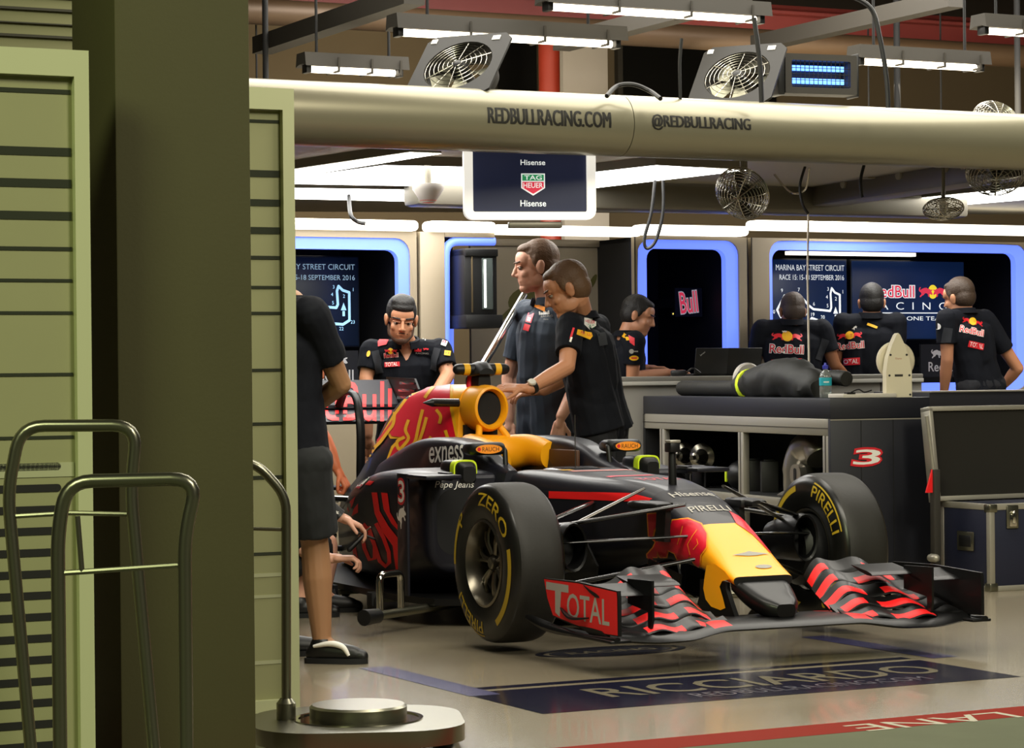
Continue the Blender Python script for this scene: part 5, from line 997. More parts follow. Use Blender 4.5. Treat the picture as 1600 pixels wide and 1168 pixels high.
# ---- front wing
FW = empty('front_wing', (0, 0, 0)); FW.parent = CAR
sm = lambda a, b, t: (lambda u: u*u*(3-2*u))(max(0, min(1, (t-a)/(b-a))))
def foil(le, chord, ang, th, x_dir=-1):
    """closed aerofoil outline in xz, chord running back and up"""
    ca, sa = math.cos(R(ang)), math.sin(R(ang)); P = []
    up_ = [(0, 0), (.06, .55), (.25, 1.0), (.6, .75), (1, .06)]; lo_ = [(1, -.06), (.6, -.35), (.25, -.45), (.06, -.3)]
    for t, h in up_+lo_: c = t*chord; n = h*th+.18*chord*(t*(t-1))*0; P.append((le[0]-(c*ca)-n*sa*0, le[1]+c*sa*t**.6+n))
    return P
def strip(mb, ys, fle, fch, fan, th, fm):
    rings = [];
    for y in ys: rings.append([V((x, y, z)) for x, z in foil(fle(abs(y)), fch(abs(y)), fan(abs(y)), th)])
    g = loft(rings); ms = []; n = 9
    for i in range(len(ys)-1):
        for j in range(n): ms.append(fm((abs(ys[i])+abs(ys[i+1]))/2, j, ys[i] < 0))
    mb.add(g, ms+[CARB, CARB])
ys = [(-.83+1.66*i/60) for i in range(61)]
mpn = MB(); strip(mpn, ys, lambda a: (1.0+.055*sm(.3, .6, a)-.05*sm(.6, .83, a), .145-.024*sm(.28, .5, a)+.012*sm(.62, .83, a)), lambda a: .34-.10*sm(.3, .8, a), lambda a: 3+5*sm(.3, .5, a), .028, lambda a, j, l: RED2 if (.275 < a < .36 and j in (1, 2, 3)) else CARB); mpn.build('main_plane', FW)
for sg in (-1, 1):
    for i in range(5):
        yy = [sg*(.262+.010*i+(.535-.01*i)*k/30) for k in range(31)]
        if sg < 0: yy = yy[::-1]
        fle = lambda a, i=i: (.955-.082*i+.055*sm(.35, .62, a)-.05*sm(.6, .8, a), .150+.036*i*sm(.22, .38, a)*(1-.55*sm(.48, .80, a))+.006*i+.010*math.sin(a*34+i*.6))
        reds = [((.31, .40), (.48, .66)), ((.30, .42), (.47, .66)), ((.28, .45), (.52, .70)), ((.27, .37), (.46, .62)), ((.28, .38), (.54, .68))][i]
        o = MB(); strip(o, yy, fle, lambda a: .086, lambda a: 24+2.5*i-8*sm(.5, .8, a), .010, lambda a, j, l, reds=reds: RED2 if j in (1, 2) and any(p < a < q for p, q in reds) else CARB); o.build('flap', FW)
    o = MB(); e0, e1 = (.812, .826) if sg < 0 else (-.826, -.812); PO = [(.44, .33), (.75, .337), (1.075, .325), (1.08, .30), (1.08, .155), (.93, .15), (.70, .165), (.52, .185), (.47, .25)]
    o.add(prism(PO, e0, e1, frame((0, 0, 0), (1, 0, 0), (0, 0, 1), (0, -1, 0))), CARB)
    if sg < 0:
        flat(o, poly2d(grow(PO, -.006)), RED2, (0, -.827, 0), X_, Z_); flat(o, mv(poly2d([(-.10, .06), (.10, .06), (.10, .03), (.035, .03), (.02, -.07), (-.02, -.055), (-.02, .03), (-.10, .03)]), .565, .258), SDW, (0, -.8276, 0), X_, Z_); flat(o, mv(text2d('OTAL', .36, .10, .02), .83, .238), SDW, (0, -.8276, 0), X_, Z_)
        o.add(tube(spline([(.60, -.83, .225), (.72, -.845, .196), (.84, -.83, .205)], 6), [.004+.009*math.sin(math.pi*i/12) for i in range(13)], 8, True, .5), CARB)
    o.build('endplate', FW)
    o = MB(); o.add(tube(spline([(.30, sg*.83, .165), (.55, sg*.845, .142), (.85, sg*.845, .136), (1.08, sg*.83, .142)], 6), [.014+.012*math.sin(math.pi*min(1, i/10)) for i in range(19)], 12, True, .7), CARB); a, b = sorted((sg*.77, sg*.86)); o.add(box((.50, a, .128), (1.08, b, .14), .004), CARB); o.build('footplate', FW)
    o = MB(); o.add(prism([(.80, .345), (1.0, .35), (1.0, .20), (.985, .16), (.965, .16), (.965, .23), (.80, .25)], -.005, .005, frame((0, sg*.635, 0), (1, 0, 0), (0, 0, 1), (0, -1, 0))), CARB); o.build('strake', FW)
    yy = [sg*(.44+.2*k/8) for k in range(9)]; yy = yy if sg > 0 else yy[::-1]; o = MB(); strip(o, yy, lambda a: (.86, .315), lambda a: .16, lambda a: 12, .012, lambda a, j, l: CARB); strip(o, [y*1.0+sg*.19 for y in yy], lambda a: (.93, .29), lambda a: .14, lambda a: 16, .01, lambda a, j, l: CARB); o.build('cascade', FW)
    for y in (.42, .56): o = MB(); o.add(prism([(.62, .26), (.70, .27), (.76, .25), (.84, .20), (.80, .20), (.70, .235)], -.003, .003, frame((0, sg*y, .01), (1, 0, 0), (0, 0, 1), (0, -1, 0))), CARB); o.build('flap_bracket', FW)
# ---- rear wing
RWG = empty('rear_wing', (0, 0, 0)); RWG.parent = CAR
mp_ = MB(); st = [(-.37+.74*i/30) for i in range(31)]
mp_.add(loft([[V((-3.70, y, .885)), V((-3.72, y, .905)), V((-3.85, y, .925)), V((-3.97, y, .955)), V((-3.97, y, .945)), V((-3.85, y, .90)), V((-3.72, y, .868))] for y in st]), NAVY)
fl_ = MB(); fl_.add(loft([[V((-3.93, y, .955)), V((-3.935, y, .975)), V((-4.02, y, 1.04)), V((-4.10, y, 1.115)), V((-4.11, y, 1.11)), V((-4.03, y, 1.025)), V((-3.95, y, .95))] for y in st]), NAVY)
for m_ in (mp_, fl_): word(m_, m_.bvh(), 'RedBull', 530, 627, 164, 62, RED2, .004, 0, 0, .03)
mp_.build('main_plane', RWG); fl_.build('flap', RWG)
for sg in (-1, 1):
    o = MB(); o.add(prism([(-4.14, .60), (-3.95, .50), (-3.72, .62), (-3.68, .85), (-3.665, 1.06), (-3.72, 1.12), (-4.14, 1.13)], -.006, .006, frame((0, sg*.38, 0), (1, 0, 0), (0, 0, 1), (0, -1, 0))), CARB)
    for i in range(4): o.add(box((-3.98+.02*i, sg*.38-sg*.012-.004, .96+.042*i), (-3.70, sg*.38-sg*.012+.004, .978+.042*i), .003), mat('louvre_gloss', '#2a2524', .2, coat=.5))
    o.build('endplate', RWG)
o = MB(); o.add(tube(rounded([(-3.62, 0, .42), (-3.60, 0, .85), (-3.66, 0, 1.04), (-3.86, 0, 1.05), (-3.93, 0, .97)], .08), .026, 10, True, .6), CARB); o.build('swan_neck', RWG)
o = MB(); o.add(box((-3.95, -.36, .50), (-3.75, .36, .52), .005), CARB); o.build('beam_wing', RWG)
# ---- dolly carrying the car
t = empty('car_dolly', (0, 0, 0), 0, 'low wheeled dolly with a chrome lifting hoop under the car sill', 'dolly'); cq = MCAR @ V((-1.2, 0, 0)); t.location = (cq.x, cq.y, 0); t.rotation_euler = (0, 0, R(-65))
o = MB(); o.add(tube([(.36, -1.02, .085), (-.05, -.42, .085), (-.05, .42, .085), (.36, 1.02, .085)], .02, 10), STEEL); o.add(tube([(.0, -.42, .085), (-1.6, -.42, .085), (-1.6, .42, .085), (0, .42, .085)], .017, 10), STEEL); o.build('frame', t)
for sg in (-1, 1):
    o = MB(); o.add(tube(rounded([(.335, sg*1.0, .09), (.335, sg*1.0, .26), (.24, sg*.86, .26), (.24, sg*.86, .09)], .035), .016, 12), CHROME); o.build('lifting_hoop', t)
    o = MB(); o.add(cap((.36, sg*1.02, .085), .032, (.42, sg*1.11, .085), .036, 14, True, True), BLK); o.build('end_grip', t)
    for x, y in ((-.35, .75), (-.85, .78), (-1.5, .45)):
        o = MB(); o.add(xf(lathe([(0, -.018), (.05, -.018), (.06, -.008), (.06, .008), (.05, .018), (0, .018)], 20, 'y'), Matrix.Translation((x, sg*y, .06))), BLK); o.add(box((x-.035, sg*y-.028, .06), (x+.035, sg*y+.028, .125), .006), BLKM); a, b = sorted((sg*y, sg*.40)); o.add(box((x-.01, a, .075), (x+.01, b, .098)), STEEL); o.build('caster', t)
    o = MB(); o.add(cap((.10, sg*.3, .0), .03, (.10, sg*.3, .12), .03, 12, True, True), BLK) if False else o.add(box((-.9, sg*.3-.03, .085), (-.84, sg*.3+.03, .105), .003), BLK); o.build('rest_pad', t)
# ================================================================== PEOPLE
def skinned(geos, vox=.005, smooth=5, ratio=.35, wrinkle=0.0, cut=None):
    """one continuous surface over the union of closed shapes"""
    mb = MB()
    for g in geos: mb.add(g, BLK)
    me = bpy.data.meshes.new('t'); me.from_pydata([tuple(p) for p in mb.v], [], mb.f); o = bpy.data.objects.new('t', me); COL.objects.link(o)
    md = o.modifiers.new('r', 'REMESH'); md.mode = 'VOXEL'; md.voxel_size = vox
    if smooth: m2 = o.modifiers.new('s', 'SMOOTH'); m2.factor = .5; m2.iterations = smooth
    if ratio < 1: m3 = o.modifiers.new('d', 'DECIMATE'); m3.ratio = ratio
    dg = bpy.context.evaluated_depsgraph_get(); ev = o.evaluated_get(dg).to_mesh()
    vs = [v.co.copy() for v in ev.vertices]; fs = [list(p.vertices) for p in ev.polygons]
    if wrinkle:
        ns = [v.normal.copy() for v in ev.vertices]
        vs = [p+n*(wrinkle*(noise.noise(V((p.x*9, p.y*9, p.z*13)))+.6*noise.noise(V((p.x*21+5, p.y*21, p.z*17))))) for p, n in zip(vs, ns)]
    o.evaluated_get(dg).to_mesh_clear(); bpy.data.objects.remove(o); bpy.data.meshes.remove(me); return vs, fs
def hand(W, h, n, side_sign, curl=35, sc=1.0, spread=1.0):
    """palm and five fingers; h: along the hand, n: palm side, side_sign: which side the thumb is on"""
    h = h.normalized(); n = (n-h*n.dot(h)).normalized(); sd = h.cross(n).normalized()*side_sign; G = []; k = sc
    for a in (-.028, -.010, .010, .028): G.append(cap(W+h*.02*k+sd*a*.7*k, .014*k, W+h*.088*k+sd*a*k, .0125*k, 8))
    G.append(cap(W-h*.03*k, .024*k, W+h*.03*k, .021*k, 10))
    for a, L, c in ((.031, .070, 1.0), (.0105, .080, 1.05), (-.0105, .074, 1.12), (-.031, .058, 1.25)):
        p = W+h*.090*k+sd*a*k*spread; d = h+sd*a*1.6*(spread-.5); ang = 0
        for seg, (fr, r0, r1) in enumerate(((.45, .0092, .0086), (.32, .0086, .0080), (.23, .0080, .0068))):
            ang += R(curl*c*(.7, 1.0, .8)[seg]); dd = (d.normalized()*math.cos(ang)+n*math.sin(ang)).normalized(); q = p+dd*L*fr*k; G.append(cap(p, r0*k, q, r1*k, 8)); p = q
    p = W+h*.03*k+sd*.024*k; dd = (h*.62+sd*.68+n*.35).normalized(); q = p+dd*.038*k; G.append(cap(p, .0125*k, q, .0105*k, 8)); dd = (h*.85+sd*.22+n*.5).normalized(); q2 = q+dd*.036*k; G.append(cap(q, .0105*k, q2, .0082*k, 8))
    return G
def head_geo(M, neck, thick=.056):
    e = lambda c, r: xf(ball(c, r, 18, 12), M)
    G = [e((-.012, 0, .036), (.094, .076, .086)), e((.034, 0, -.032), (.062, .058, .082)), e((.058, 0, -.090), (.034, .032, .026)), e((.016, .040, -.060), (.045, .018, .034)), e((.016, -.040, -.060), (.045, .018, .034)), e((.052, 0, .04), (.042, .062, .05))]
    c = lambda a, r, b, q: xf(cap(a, r, b, q, 10), M)
    G += [c((.091, 0, .016), .008, (.110, 0, -.024), .011), c((.098, -.010, -.03), .0075, (.098, .010, -.03), .0075), c((.076, -.042, .027), .011, (.088, 0, .024), .010), c((.076, .042, .027), .011, (.088, 0, .024), .010), c((.084, -.02, -.058), .0075, (.084, .02, -.058), .0075), c((.081, -.016, -.070), .008, (.081, .016, -.070), .008), e((.06, 0, -.055), (.034, .036, .03))]
    for s in (-1, 1): G += [e((.060, s*.038, -.024), (.022, .022, .022)), e((-.008, s*.078, -.004), (.020, .010, .033)), e((-.014, s*.084, .006), (.016, .008, .024))]
    p = M @ V((-.028, 0, -.055)); G.append(cap(p, thick, neck+(neck-p).normalized()*.03, thick*1.08, 16)); return G
def head_frame(c, f, u=(0, 0, 1), s=1.0):
    f = V(f).normalized(); u = V(u); u = (u-f*u.dot(f)).normalized(); l = u.cross(f); return frame(c, f, l, u) @ Matrix.Scale(s, 4)
def person(label, neck, pelvis, fd, head, arms, legs=None, skin=SKIN, shirt=SHIRT, hair=H_BR, hairkind='short', pants=TROU, shorts=False, decals=None, vox=.006, girth=1.0, beard=False, eyes=False, foot=0.0, sleeve=.62, name='person', lat=None, group=None, collar=True, extra=None):
    neck, pelvis, fd = V(neck), V(pelvis), V(fd); fd.z = 0; fd.normalize(); up_ = (neck-pelvis).normalized(); lt = lat.normalized() if lat is not None else Z_.cross(fd).normalized(); fr = lt.cross(up_).normalized()
    base = V((pelvis.x, pelvis.y, foot)); t = empty(name, base, 0, label, 'person', group); B = lambda g: (shift(g, -base))
    sh = [neck-up_*.055+lt*s*.185*girth for s in (1, -1)]; hp = [pelvis+lt*s*.088 for s in (1, -1)]
    if legs is None:
        legs = []
        for s, h in zip((1, -1), hp):
            an = V((h.x+lt.x*s*.03, h.y+lt.y*s*.03, foot+.085)); legs.append(((h+an)/2+fr*.02+V((0, 0, .02)), an, fd))
    HM = head_frame(*head); G = head_geo(HM, neck)
    chest = neck-up_*.17; belly = (neck+pelvis)/2-up_*.06
    def torso(k):
        T = [cap(chest+fr*.03, .105*girth*k, belly+fr*.035*girth, .108*girth*k, 16), cap(chest-fr*.02, .10*girth*k, belly-fr*.005, .10*girth*k, 16), cap(belly+fr*.02, .11*girth*k, pelvis, .108*k, 16)]
        for s in (1, -1): T += [cap(chest+lt*s*.085*girth, .100*girth*k, belly+lt*s*.065*girth, .098*girth*k, 16), cap(belly+lt*s*.065*girth, .098*girth*k, pelvis+lt*s*.075, .102*k, 16), cap(neck-up_*.045+lt*s*.03, .058*k, sh[0 if s > 0 else 1]-up_*.008, .068*k, 14)]
        return T
    G += torso(.84)
    for i, (s, (el, wr, hd, pn, curl)) in enumerate(zip((1, -1), arms)):
        el, wr = V(el), V(wr); G += [cap(sh[i], .056, el, .041, 14), cap(el, .042, wr+(el-wr)*.55, .041, 14), cap(wr+(el-wr)*.55, .041, wr, .029, 14)]
        if hd is not None: G += hand(wr+V(hd).normalized()*.02, V(hd), V(pn), s if pn is not None else 1, curl, 1.08)
    for i, (kn, an, td) in enumerate(legs):
        G += [cap(hp[i], .082, V(kn), .055, 14), cap(V(kn), .056, V(kn)+(V(an)-V(kn))*.35, .060, 14), cap(V(kn)+(V(an)-V(kn))*.35, .060, V(an), .037, 14), cap(V(an), .038, V(an)+V(td).normalized()*.06-V((0, 0, .045)), .032, 10)]
    b = MB(); b.add(B(skinned(G, vox*.70, 5, .45)), skin); b.build('body', t, sharp=180)
    # shirt
    S_ = torso(1.06)+[cap(neck-up_*.075, .085, neck-up_*.035, .070, 16)]
    for s in (1, -1): S_.append(cap(belly+lt*s*.05*girth+fr*.02, .108*girth, pelvis+lt*s*.08-up_*.02, .118*girth, 16, False, True))
    for i, (el, wr, hd, pn, curl) in enumerate(arms): el = V(el); S_ += [cap(sh[i], .074, sh[i]+(el-sh[i])*sleeve, .068, 16, False, True)]
    sm_ = MB(); sm_.add(B(skinned(S_, vox, 4, .6, .006)), shirt)
    if decals:
        bv = sm_.bvh()
        for k_, (g, m, px, py, d, rot) in enumerate(decals):
            s_ = d/F_PX; o = at(px, py, d-.5)-base; decal(sm_, bv, ([((math.cos(R(rot))*x-math.sin(R(rot))*y)*s_, (math.sin(R(rot))*x+math.cos(R(rot))*y)*s_) for x, y in g[0]], g[1]), m, o, X_, Z_, .03, .003+.0007*k_, 1.0)
    sm_.build('shirt', t, sharp=180)
    if collar:
        c_ = MB(); n0 = neck-up_*.012; ringp = [n0+up_*.012+(lt*math.cos(a)*.070+fr*math.sin(a)*.070)*girth**.3 for a in (math.pi/2+.32+(2*math.pi-.64)*k/22 for k in range(23))]
        rr = [[p-up_*.022-base+(p-n0).normalized()*.014, p+up_*.022-base-(p-n0).normalized()*.004, p+up_*.018-base+(p-n0).normalized()*.010, p-up_*.022-base+(p-n0).normalized()*.022] for p in ringp]
        c_.add(loft(rr), shirt); c_.build('collar', t, sharp=60)
    L_ = [cap(hp[0]+up_*.03, .112, hp[1]+up_*.03, .112, 16)]
    for i, (kn, an, td) in enumerate(legs):
        kn, an = V(kn), V(an)
        if shorts: L_ += [cap(hp[i], .108, kn+(hp[i]-kn)*.12, .098, 16, False, True)]
        else: L_ += [cap(hp[i], .104, kn, .076, 14), cap(kn, .076, an+V((0, 0, .0)), .064, 14, False, True)]
    p_ = MB(); p_.add(B(skinned(L_, vox*1.15, 4, .5, .006)), pants); p_.build('shorts' if shorts else 'trousers', t, sharp=180)
    for i, (kn, an, td) in enumerate(legs):
        an, td = V(an), V(td); td = V((td.x, td.y, 0)).normalized(); sd = Z_.cross(td); an0 = V((an.x, an.y, an.z-.085)); o = MB()
        Gs = [cap(an0+V((0, 0, .07)), .048, an0+V((0, 0, .035))-td*.02, .042, 12), cap(an0+V((0, 0, .05)), .046, an0+td*.13+V((0, 0, .036)), .036, 12), cap(an0+td*.12+sd*.012+V((0, 0, .032)), .034, an0+td*.165+V((0, 0, .028)), .028, 12), cap(an0-td*.035+V((0, 0, .035)), .034, an0+td*.0+V((0, 0, .035)), .036, 12)]
        g = skinned(Gs, .006, 4, .5); o.add(B(([V((p.x, p.y, max(p.z, an0.z+.006))) for p in g[0]], g[1])), BLK)
        o.add(B(xf(prism([(x, y) for x, y in [(-.065, -.03), (-.05, -.042), (.06, -.045), (.14, -.042), (.185, -.022), (.19, .0), (.185, .022), (.14, .042), (.06, .045), (-.05, .042), (-.065, .03)]], 0, .022), frame(an0, td, sd, Z_))), BLKM)
        if extra == 'shoe' and i == 1: o.add(B(xf(tube(spline([(-.02, -.046, .07), (.05, -.048, .082), (.10, -.044, .07), (.125, -.042, .035)], 5), [.006+.006*math.sin(math.pi*k/15) for k in range(16)], 8), frame(an0, td, sd, Z_))), WHT)
        o.build('shoe', t, sharp=60)
    # hair, brows, eyes
    e = lambda c, r: xf(ball(c, r, 18, 12), HM)
    if hairkind:
        tp = {'short': .006, 'crop': .003, 'quiff': .010}[hairkind]
        Hg = [e((-.022, 0, .046), (.094+tp, .077+min(tp, .005), .084+tp)), e((-.045, 0, .0), (.066+tp, .074+min(tp, .005)*.8, .075))]
        if hairkind != 'quiff':
            for s in (1, -1): Hg.append(e((.004, s*.072, .026), (.022, .010, .034)))
        if hairkind == 'quiff': Hg += [e((.015, 0, .105), (.07, .064, .04)), e((.048, 0, .082), (.046, .058, .032))]
        else: Hg += [e((.028, 0, .088), (.052, .058, .030))]
        h_ = MB(); h_.add(B(skinned(Hg, .005, 3, .5, .002)), hair); h_.build('hair', t, sharp=180)
    for s in (1, -1): o = MB(); o.add(B(xf(cap((.0975, s*.018, .030), .0046, (.082, s*.053, .033), .004, 8), HM)), hair); o.build('eyebrow', t)
    if eyes:
        for s in (1, -1):
            o = MB(); o.add(B(e((.078, s*.033, .004), (.009, .014, .0075))), EYEW); o.add(B(e((.0855, s*.031, .004), (.003, .0065, .007))), EYED); o.add(B(xf(cap((.088, s*.016, .011), .0055, (.079, s*.050, .013), .004, 8), HM)), skin); o.build('eye', t)
    if beard:
        Bg = [e((.060, 0, -.094), (.0355, .034, .026))]
        for s in (1, -1): Bg += [xf(cap((-.0, s*.067, -.028), .009, (.02, s*.056, -.072), .014, 8), HM), xf(cap((.02, s*.056, -.072), .014, (.062, s*.02, -.096), .018, 8), HM), xf(cap((.093, s*.004, -.047), .0045, (.082, s*.028, -.053), .005, 8), HM)]
        o = MB(); o.add(B(skinned(Bg, .005, 3, .5, .001)), BEARD); o.build('beard', t, sharp=180)
    return t, base
P_ = at
def back_print(px, py, d, w, rot=0, sh=0.0):
    """emblem and two lines of lettering on the back of a team shirt, sizes in photo pixels"""
    L = []; T_ = lambda g, dx, dy: ([(x+dx+sh*0, y+dy) for x, y in g[0]], g[1])
    for g, m in ((T_(bull(w*.46, w*.26), -w*.25, w*.30), LRED), (T_(bull(w*.46, w*.26, True), w*.25, w*.30), LRED), (T_(disc2d(w*.16), 0, w*.32), LYEL), (T_(text2d('RedBull', w*1.06, w*.30, .06), 0, -w*.08), WHT), (T_(text2d('RedBull', w*1.03, w*.27, .03), 0, -w*.08), LRED)): L.append((g, m, px, py, d, rot))
    return L
def prints(d, *rows): return [(g, m, px, py, d, rot) for g, m, px, py, rot in rows]
FWD, LEFT = V((0, -1, 0)), V((-1, 0, 0))
# A: man in the foreground at the left, half hidden by the sliding screen
d = 10.05
an1 = P_(503, 990, d); an1.z = .085; an2 = P_(440, 985, d+.25); an2.z = .085
tA_, bA = person('person in dark shirt and shorts, half hidden by the pale screen, one bare leg showing', P_(446, 470, d), P_(457, 735, d+.02), (.75, .65, 0), (P_(410, 425, d), (.6, .8, -.1), (0, 0, 1), 1.0),
    [(P_(400, 610, d+.15), P_(440, 650, d+.3), (.8, .5, .2), (0, 0, -1), 30), (P_(533, 600, d+.02), P_(458, 655, d+.22), (-.6, .6, -.1), (0, 0, -1), 30)],
    [(P_(440, 860, d+.25), an2, (.9, .3, 0)), (P_(492, 850, d), an1, (.97, -.25, 0))], SKINC, SHIRT, H_DK, 'short', mat('shorts_camo', '#15181a', .85, var=.5, vscale=14), True, sleeve=.66, vox=.006, extra='shoe', girth=.9)
# B: crouching mechanic at the sidepod
d = 11.85
an1 = P_(468, 955, d+.1); an1.z = .085; an2 = P_(505, 950, d+.35); an2.z = .085
tB_, bB = person('person crouching beside the car, forearms with black wristband working at the side', P_(452, 690, d), P_(425, 880, d+.05), (1, .2, 0), (P_(462, 640, d), (1, .1, -.25), (0, 0, 1), 1.0),
    [(P_(470, 855, d-.02), P_(512, 872, d-.1), (1, .05, -.0), (0, 0, -1), 48), (P_(478, 765, d-.18), P_(527, 805, d-.14), (.72, .1, -.35), (0, 0, -1), 38)],
    [(P_(510, 850, d+.42), an2, (1, .1, 0)), (P_(478, 860, d+.14), an1, (1, .1, 0))], SKIN, SHIRT, H_DK, 'short', mat('shorts_camo', '#15181a'), True, sleeve=.9)
o = MB(); a, b = P_(514, 794, d-.145)-bB, P_(530, 808, d-.14)-bB; o.add(tube([a, b], .040, 18), BLK); flat(o, mv(bull(.05, .03), rot=20), WHT, a*.45+b*.55+V((0, -.0415, .008)), V((.8, 0, -.45)), V((.4, 0, .8))); o.build('wristband', tB_)
o = MB(); a, b = P_(546, 858, d-.17), P_(572, 832, d-.14); c = (a+b)/2; o.add(cap(a-c, .013, b-c, .010), BLK); o.add(cap((b-c)*.8+V((-.03, 0, .01)), .006, (b-c)*.8+V((.045, -.0, -.02)), .006), BLK); o.add(cap((b-c)+V((-.01, 0, 0)), .005, (b-c)+V((.02, 0, .025)), .004), STEEL); tag(o.build('hand_tool', loc=c), 'small black hand tool held by the crouching person at the car side', 'tool')
# C: bent-over mechanic between the foreground man and the tail of the car
d = 13.0
an1 = P_(470, 960, d); an1.z = .085
person('person bending over the tail of the car, bare forearm reaching down with closed fist', P_(466, 596, d), P_(440, 705, d+.25), (1, -.1, 0), (P_(482, 568, d-.1), (.85, -.35, -.5), (.3, 0, 1), .95),
    [(P_(440, 680, d+.3), P_(470, 735, d+.2), (.6, 0, -.7), (0, 1, 0), 70), (P_(506, 686, d-.18), P_(524, 728, d-.2), (.45, 0, -.8), (-.8, .2, -.5), 75)], None, mat('skin_ruddy', '#cf7450', .5, var=.06), SHIRT, H_DK, 'short', sleeve=.62, pants=TROU)
# D: bearded man leaning on the rear wing
d = 14.85
dec = prints(d, (text2d('RedBull', 22, 7, .04), LRED, 605, 554, 3), (text2d('RedBull', 23, 8, .07), WHT, 605, 554, 3), (disc2d(4.5), LYEL, 604, 547, 0), (bull(9, 6), LRED, 599, 547, 0), (bull(9, 6, True), LRED, 610, 547, 0),
    (text2d('TOTAL', 20, 5.5, .03), WHT, 606, 568.5, 2), (rect2d(24, 7), LRED, 607, 568.5, 2), (text2d('RedBull', 11, 4.5, .04), LRED, 648, 545.5, -3), (bull(9, 4), LRED, 661, 544, 0), (text2d('RACING', 20, 2.6), GREYP, 655, 550.5, -2), (bull(11, 8), WHT, 660, 525, 50),
    (poly2d([(-6, 6), (5, 9), (7, -1), (-2, -11), (-7, -6)]), LRED, 592, 532, -35), (poly2d([(-3, 4), (4, 6), (4, -4), (-3, -3)]), LYEL, 602, 521, -35), (rect2d(9, 7.5), LYEL, 695.5, 551, -8), (rect2d(5, 2), LRED, 695.5, 551, -8), (rect2d(8, 8), WHT, 690, 535, -20), (rect2d(5, 4), PINK, 690, 533, -20), (disc2d(2.5, 5), LYEL, 569, 552, -15), (rect2d(9, 1.6), GREYP, 699, 566, 15))
dec = [(poly2d([(-15, 9), (14, 9), (3, -15), (0, -17)]), SKINB, 629, 545, d, 0), dec[1], dec[0]]+dec[2:5]+[dec[6], dec[5]]+dec[7:]
camo = [(rect2d(12, 36), SHCAM, 583, 565, 12, ), (rect2d(11, 34), SHCAM, 676, 560, -14)]
dec += [(g, m, x, y, d, r) for g, m, x, y, r in camo]
person('bearded dark-haired person in navy team shirt, leaning on the rear wing and frowning', P_(634, 534, d+.02), P_(640, 690, d+.22), (.05, -1, 0), (P_(627, 500, d-.08), (.12, -1, -.28), (.05, .1, 1), 1.10),
    [(P_(700, 585, d-.05), P_(668, 640, d-.3), (-.3, -.3, -.8), (0, -1, 0), 25), (P_(572, 590, d-.02), P_(575, 680, d-.1), (0, 0, -1), (0, -1, 0), 25)], None, SKINB, SHIRT, H_DK, 'quiff', decals=dec, beard=True, eyes=True, vox=.005, girth=1.08, sleeve=.72)
# E: tall man in blue-grey polo looking left
d = 13.75
dec = prints(d, (text2d('RedBull', 16, 6, .04), WHT, 852, 485.5, 4), (text2d('RACING', 18, 3, .0), GREYP, 856, 491, 4), (text2d('PUMA', 7, 2), GREYP, 855, 496.5, 0), (rect2d(9, 16), PINK, 829, 493, -18), (rect2d(9, 10), LRED, 824, 509, -18), (rect2d(5, 6), WHT, 828, 496, -18), (poly2d([(-3, 8), (2, 9), (7, -6), (1, -10)]), ORLINE, 845, 478, 50))
tE, bE = person('tall person in blue-grey polo shirt standing behind the engine cover, head turned left', P_(854, 470, d+.02), P_(856, 672, d+.08), (-.85, -.5, 0), (P_(838, 417, d), (-1, -.12, -.12), (0, 0, 1), 1.17),
    [(P_(905, 598, d-.12), P_(877, 650, d-.24), (-.2, -.12, -1), (.25, 1, 0), 18), (P_(795, 590, d+.25), P_(796, 655, d+.2), (0, -.2, -1), (.3, 1, 0), 25)], None, SKIN, SHIRTB, H_LB, 'crop', decals=dec, vox=.005, girth=1.14, sleeve=.72, eyes=True)
# F: man in navy polo reaching to the air intake
d = 13.1
dec = prints(d, (poly2d([(-10, 8), (10, 8), (10, -3), (0, -10), (-10, -3)]), WHT, 925.5, 502.5, -4), (text2d('TAG', 14, 5, .03), LGREEN, 925.5, 507, -4), (text2d('HEUER', 16, 5, .03), PINK, 925.5, 500, -4), (poly2d([(-13, 4), (10, 5), (13, 0), (10, -6), (-13, -4)]), LYEL, 916, 520.5, -14), (text2d('PIRELLI', 18, 4, .03), LRED, 918, 520, -14), (rect2d(14, 20), SHCAM, 945, 528, 10), (rect2d(3, 18), LRED, 895, 520, -18), (rect2d(3, 8), WHT, 893, 530, -18))
sF = person('person in navy polo bending left with one wristwatched arm on the air intake', P_(909, 494, d-.02), P_(944, 668, d+.06), (-.9, .35, 0), (P_(886, 453, d-.14), (-.92, -.02, -.42), (-.25, 0, 1), 1.15),
    [(P_(886, 573, d-.36), P_(826, 607, d-.52), (-1, -.12, .06), (0, .4, -1), 22), (P_(890, 585, d+.35), P_(850, 610, d+.3), (-1, 0, -.1), (0, .3, -1), 25)], None, SKINB, SHIRT, H_LB, 'crop', decals=dec, vox=.005, girth=1.12, sleeve=.66, eyes=True)
tF, bF = sF
o = MB(); w0 = P_(826, 607, d-.52)-bF; ax = (P_(826, 607, d-.52)-P_(886, 573, d-.36)).normalized(); o.add(tube([w0-ax*.035, w0-ax*.012], .038, 20), BLK); o.add(xf(lathe([(0, .012), (.018, .012), (.022, .006), (.022, 0), (0, 0)], 24), frame(w0-ax*.024+V((0, -.030, .022)), ax, ax.cross(V((0, -.8, .6))), V((0, -.8, .6)))), mat('watch_face', '#d8d4cc', .25)); o.build('wristwatch', tF)
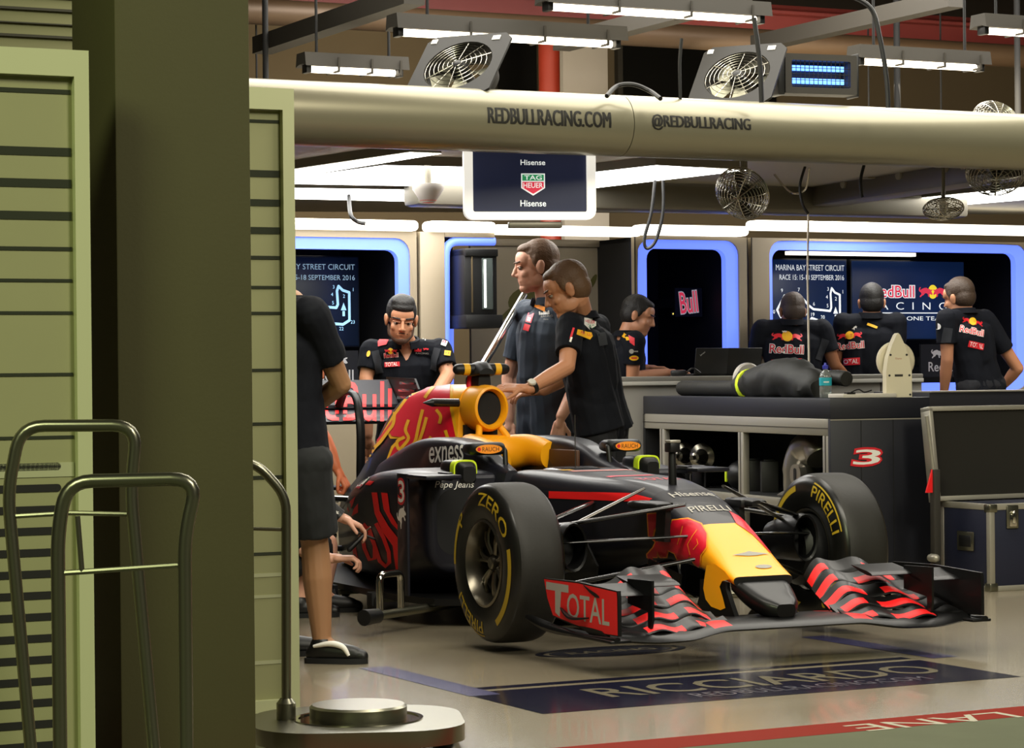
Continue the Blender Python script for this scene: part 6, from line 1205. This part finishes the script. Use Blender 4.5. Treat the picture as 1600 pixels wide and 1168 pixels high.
# G: seated man at the desk, facing right
d = 16.7
dec = prints(d, (poly2d([(-8, 8), (0, 8), (8, -8), (2, -8)]), LYEL, 979, 523, 8), (poly2d([(-4, 7), (6, 4), (8, -8), (0, -4)]), LRED, 988, 530, -10), (disc2d(3.5), GREYP, 990, 548, 0), (rect2d(6, 2), GREYP, 997, 548, 0), (disc2d(7, 4), LYEL, 994, 558.5, 0), (rect2d(8, 2), LRED, 994, 558.5, 0))
person('dark-haired person at the console desk facing right, in front of the black booth', P_(980, 521, d), P_(970, 640, d+.1), (.8, .2, 0), (P_(997, 494, d), (.92, -.2, -.32), (.2, 0, 1), 1.06),
    [(P_(955, 590, d+.15), P_(1010, 575, d+.2), (1, -.1, 0), (0, 0, -1), 30), (P_(988, 590, d-.12), P_(1040, 582, d-.02), (1, 0, .05), (0, 0, -1), 30)], None, SKINB, SHIRT, H_DK, 'short', decals=dec, foot=0, vox=.007)
# H, I, J: three at the displays
d = 17.2
dec = back_print(1240, 540, d, 50, -3)+prints(d, (rect2d(46, 12), LRED, 1240, 566, 2), (text2d('TOTAL', 36, 8, .03), WHT, 1243, 566, 2), (rect2d(12, 34), SHCAM, 1297, 545, -20), (bull(8, 4), WHT, 1237, 516, 0))
person('brown close-cropped person seen from behind before the circuit map display', P_(1237, 502, d), P_(1243, 645, d+.05), (.05, 1, 0), (P_(1238, 488, d+.02), (-.15, 1, -.25), (0, .1, 1), 1.05),
    [(P_(1178, 575, d+.05), P_(1200, 605, d+.25), (.3, 1, 0), (0, 0, -1), 25), (P_(1304, 570, d+.02), P_(1330, 600, d+.2), (.3, 1, 0), (0, 0, -1), 25)], None, mat('skin_brown', '#8a5a3c', .5, var=.06), SHIRT, mat('hair_greying', '#3a2c22', .6, bump=.3, bscale=110), 'crop', decals=dec, vox=.007, girth=1.1)
d = 17.38
dec = back_print(1342, 535, d, 40, 4)+prints(d, (rect2d(29, 11), LRED, 1342, 564, 3), (text2d('TOTAL', 26, 7, .03), WHT, 1341, 564, 3), (rect2d(16, 4), LYEL, 1377, 507, -22), (bull(8, 6), WHT, 1349, 510, 45))
person('dark-haired person seen from behind under the emblem display, middle of the three', P_(1360, 492, d), P_(1350, 640, d+.05), (-.05, 1, 0), (P_(1362, 474, d+.03), (.1, 1, -.12), (0, .05, 1), 1.06),
    [(P_(1306, 572, d+.05), P_(1318, 605, d+.25), (.2, 1, 0), (0, 0, -1), 25), (P_(1400, 570, d+.02), P_(1388, 605, d+.2), (-.1, 1, 0), (0, 0, -1), 25)], None, SKINB, SHIRT, H_DK, 'short', decals=dec, vox=.007)
d = 17.2
dec = back_print(1536, 512, d, 38, -12)+prints(d, (rect2d(26, 10), LRED, 1542, 538, -12), (text2d('TOTAL', 23, 7, .03), WHT, 1542.5, 538, -12), (rect2d(10, 7), LYEL, 1478, 521, 0), (rect2d(14, 28), SHCAM, 1493, 525, -8), (disc2d(4, 5), WHT, 1480, 508, 20))
person('brown-haired person leaning at the right end of the emblem display, seen from behind', P_(1506, 486, d), P_(1534, 610, d+.05), (-.55, .75, 0), (P_(1498, 466, d+.02), (-.7, .7, -.2), (-.1, 0, 1), 1.08),
    [(P_(1480, 560, d-.1), P_(1475, 612, d-.02), (-.1, .2, -1), (.4, 1, 0), 25), (P_(1590, 575, d+.2), P_(1570, 600, d+.3), (-.5, .6, -.3), (0, 0, -1), 25)], None, SKINB, SHIRT, H_BR, 'short', decals=dec, vox=.007)
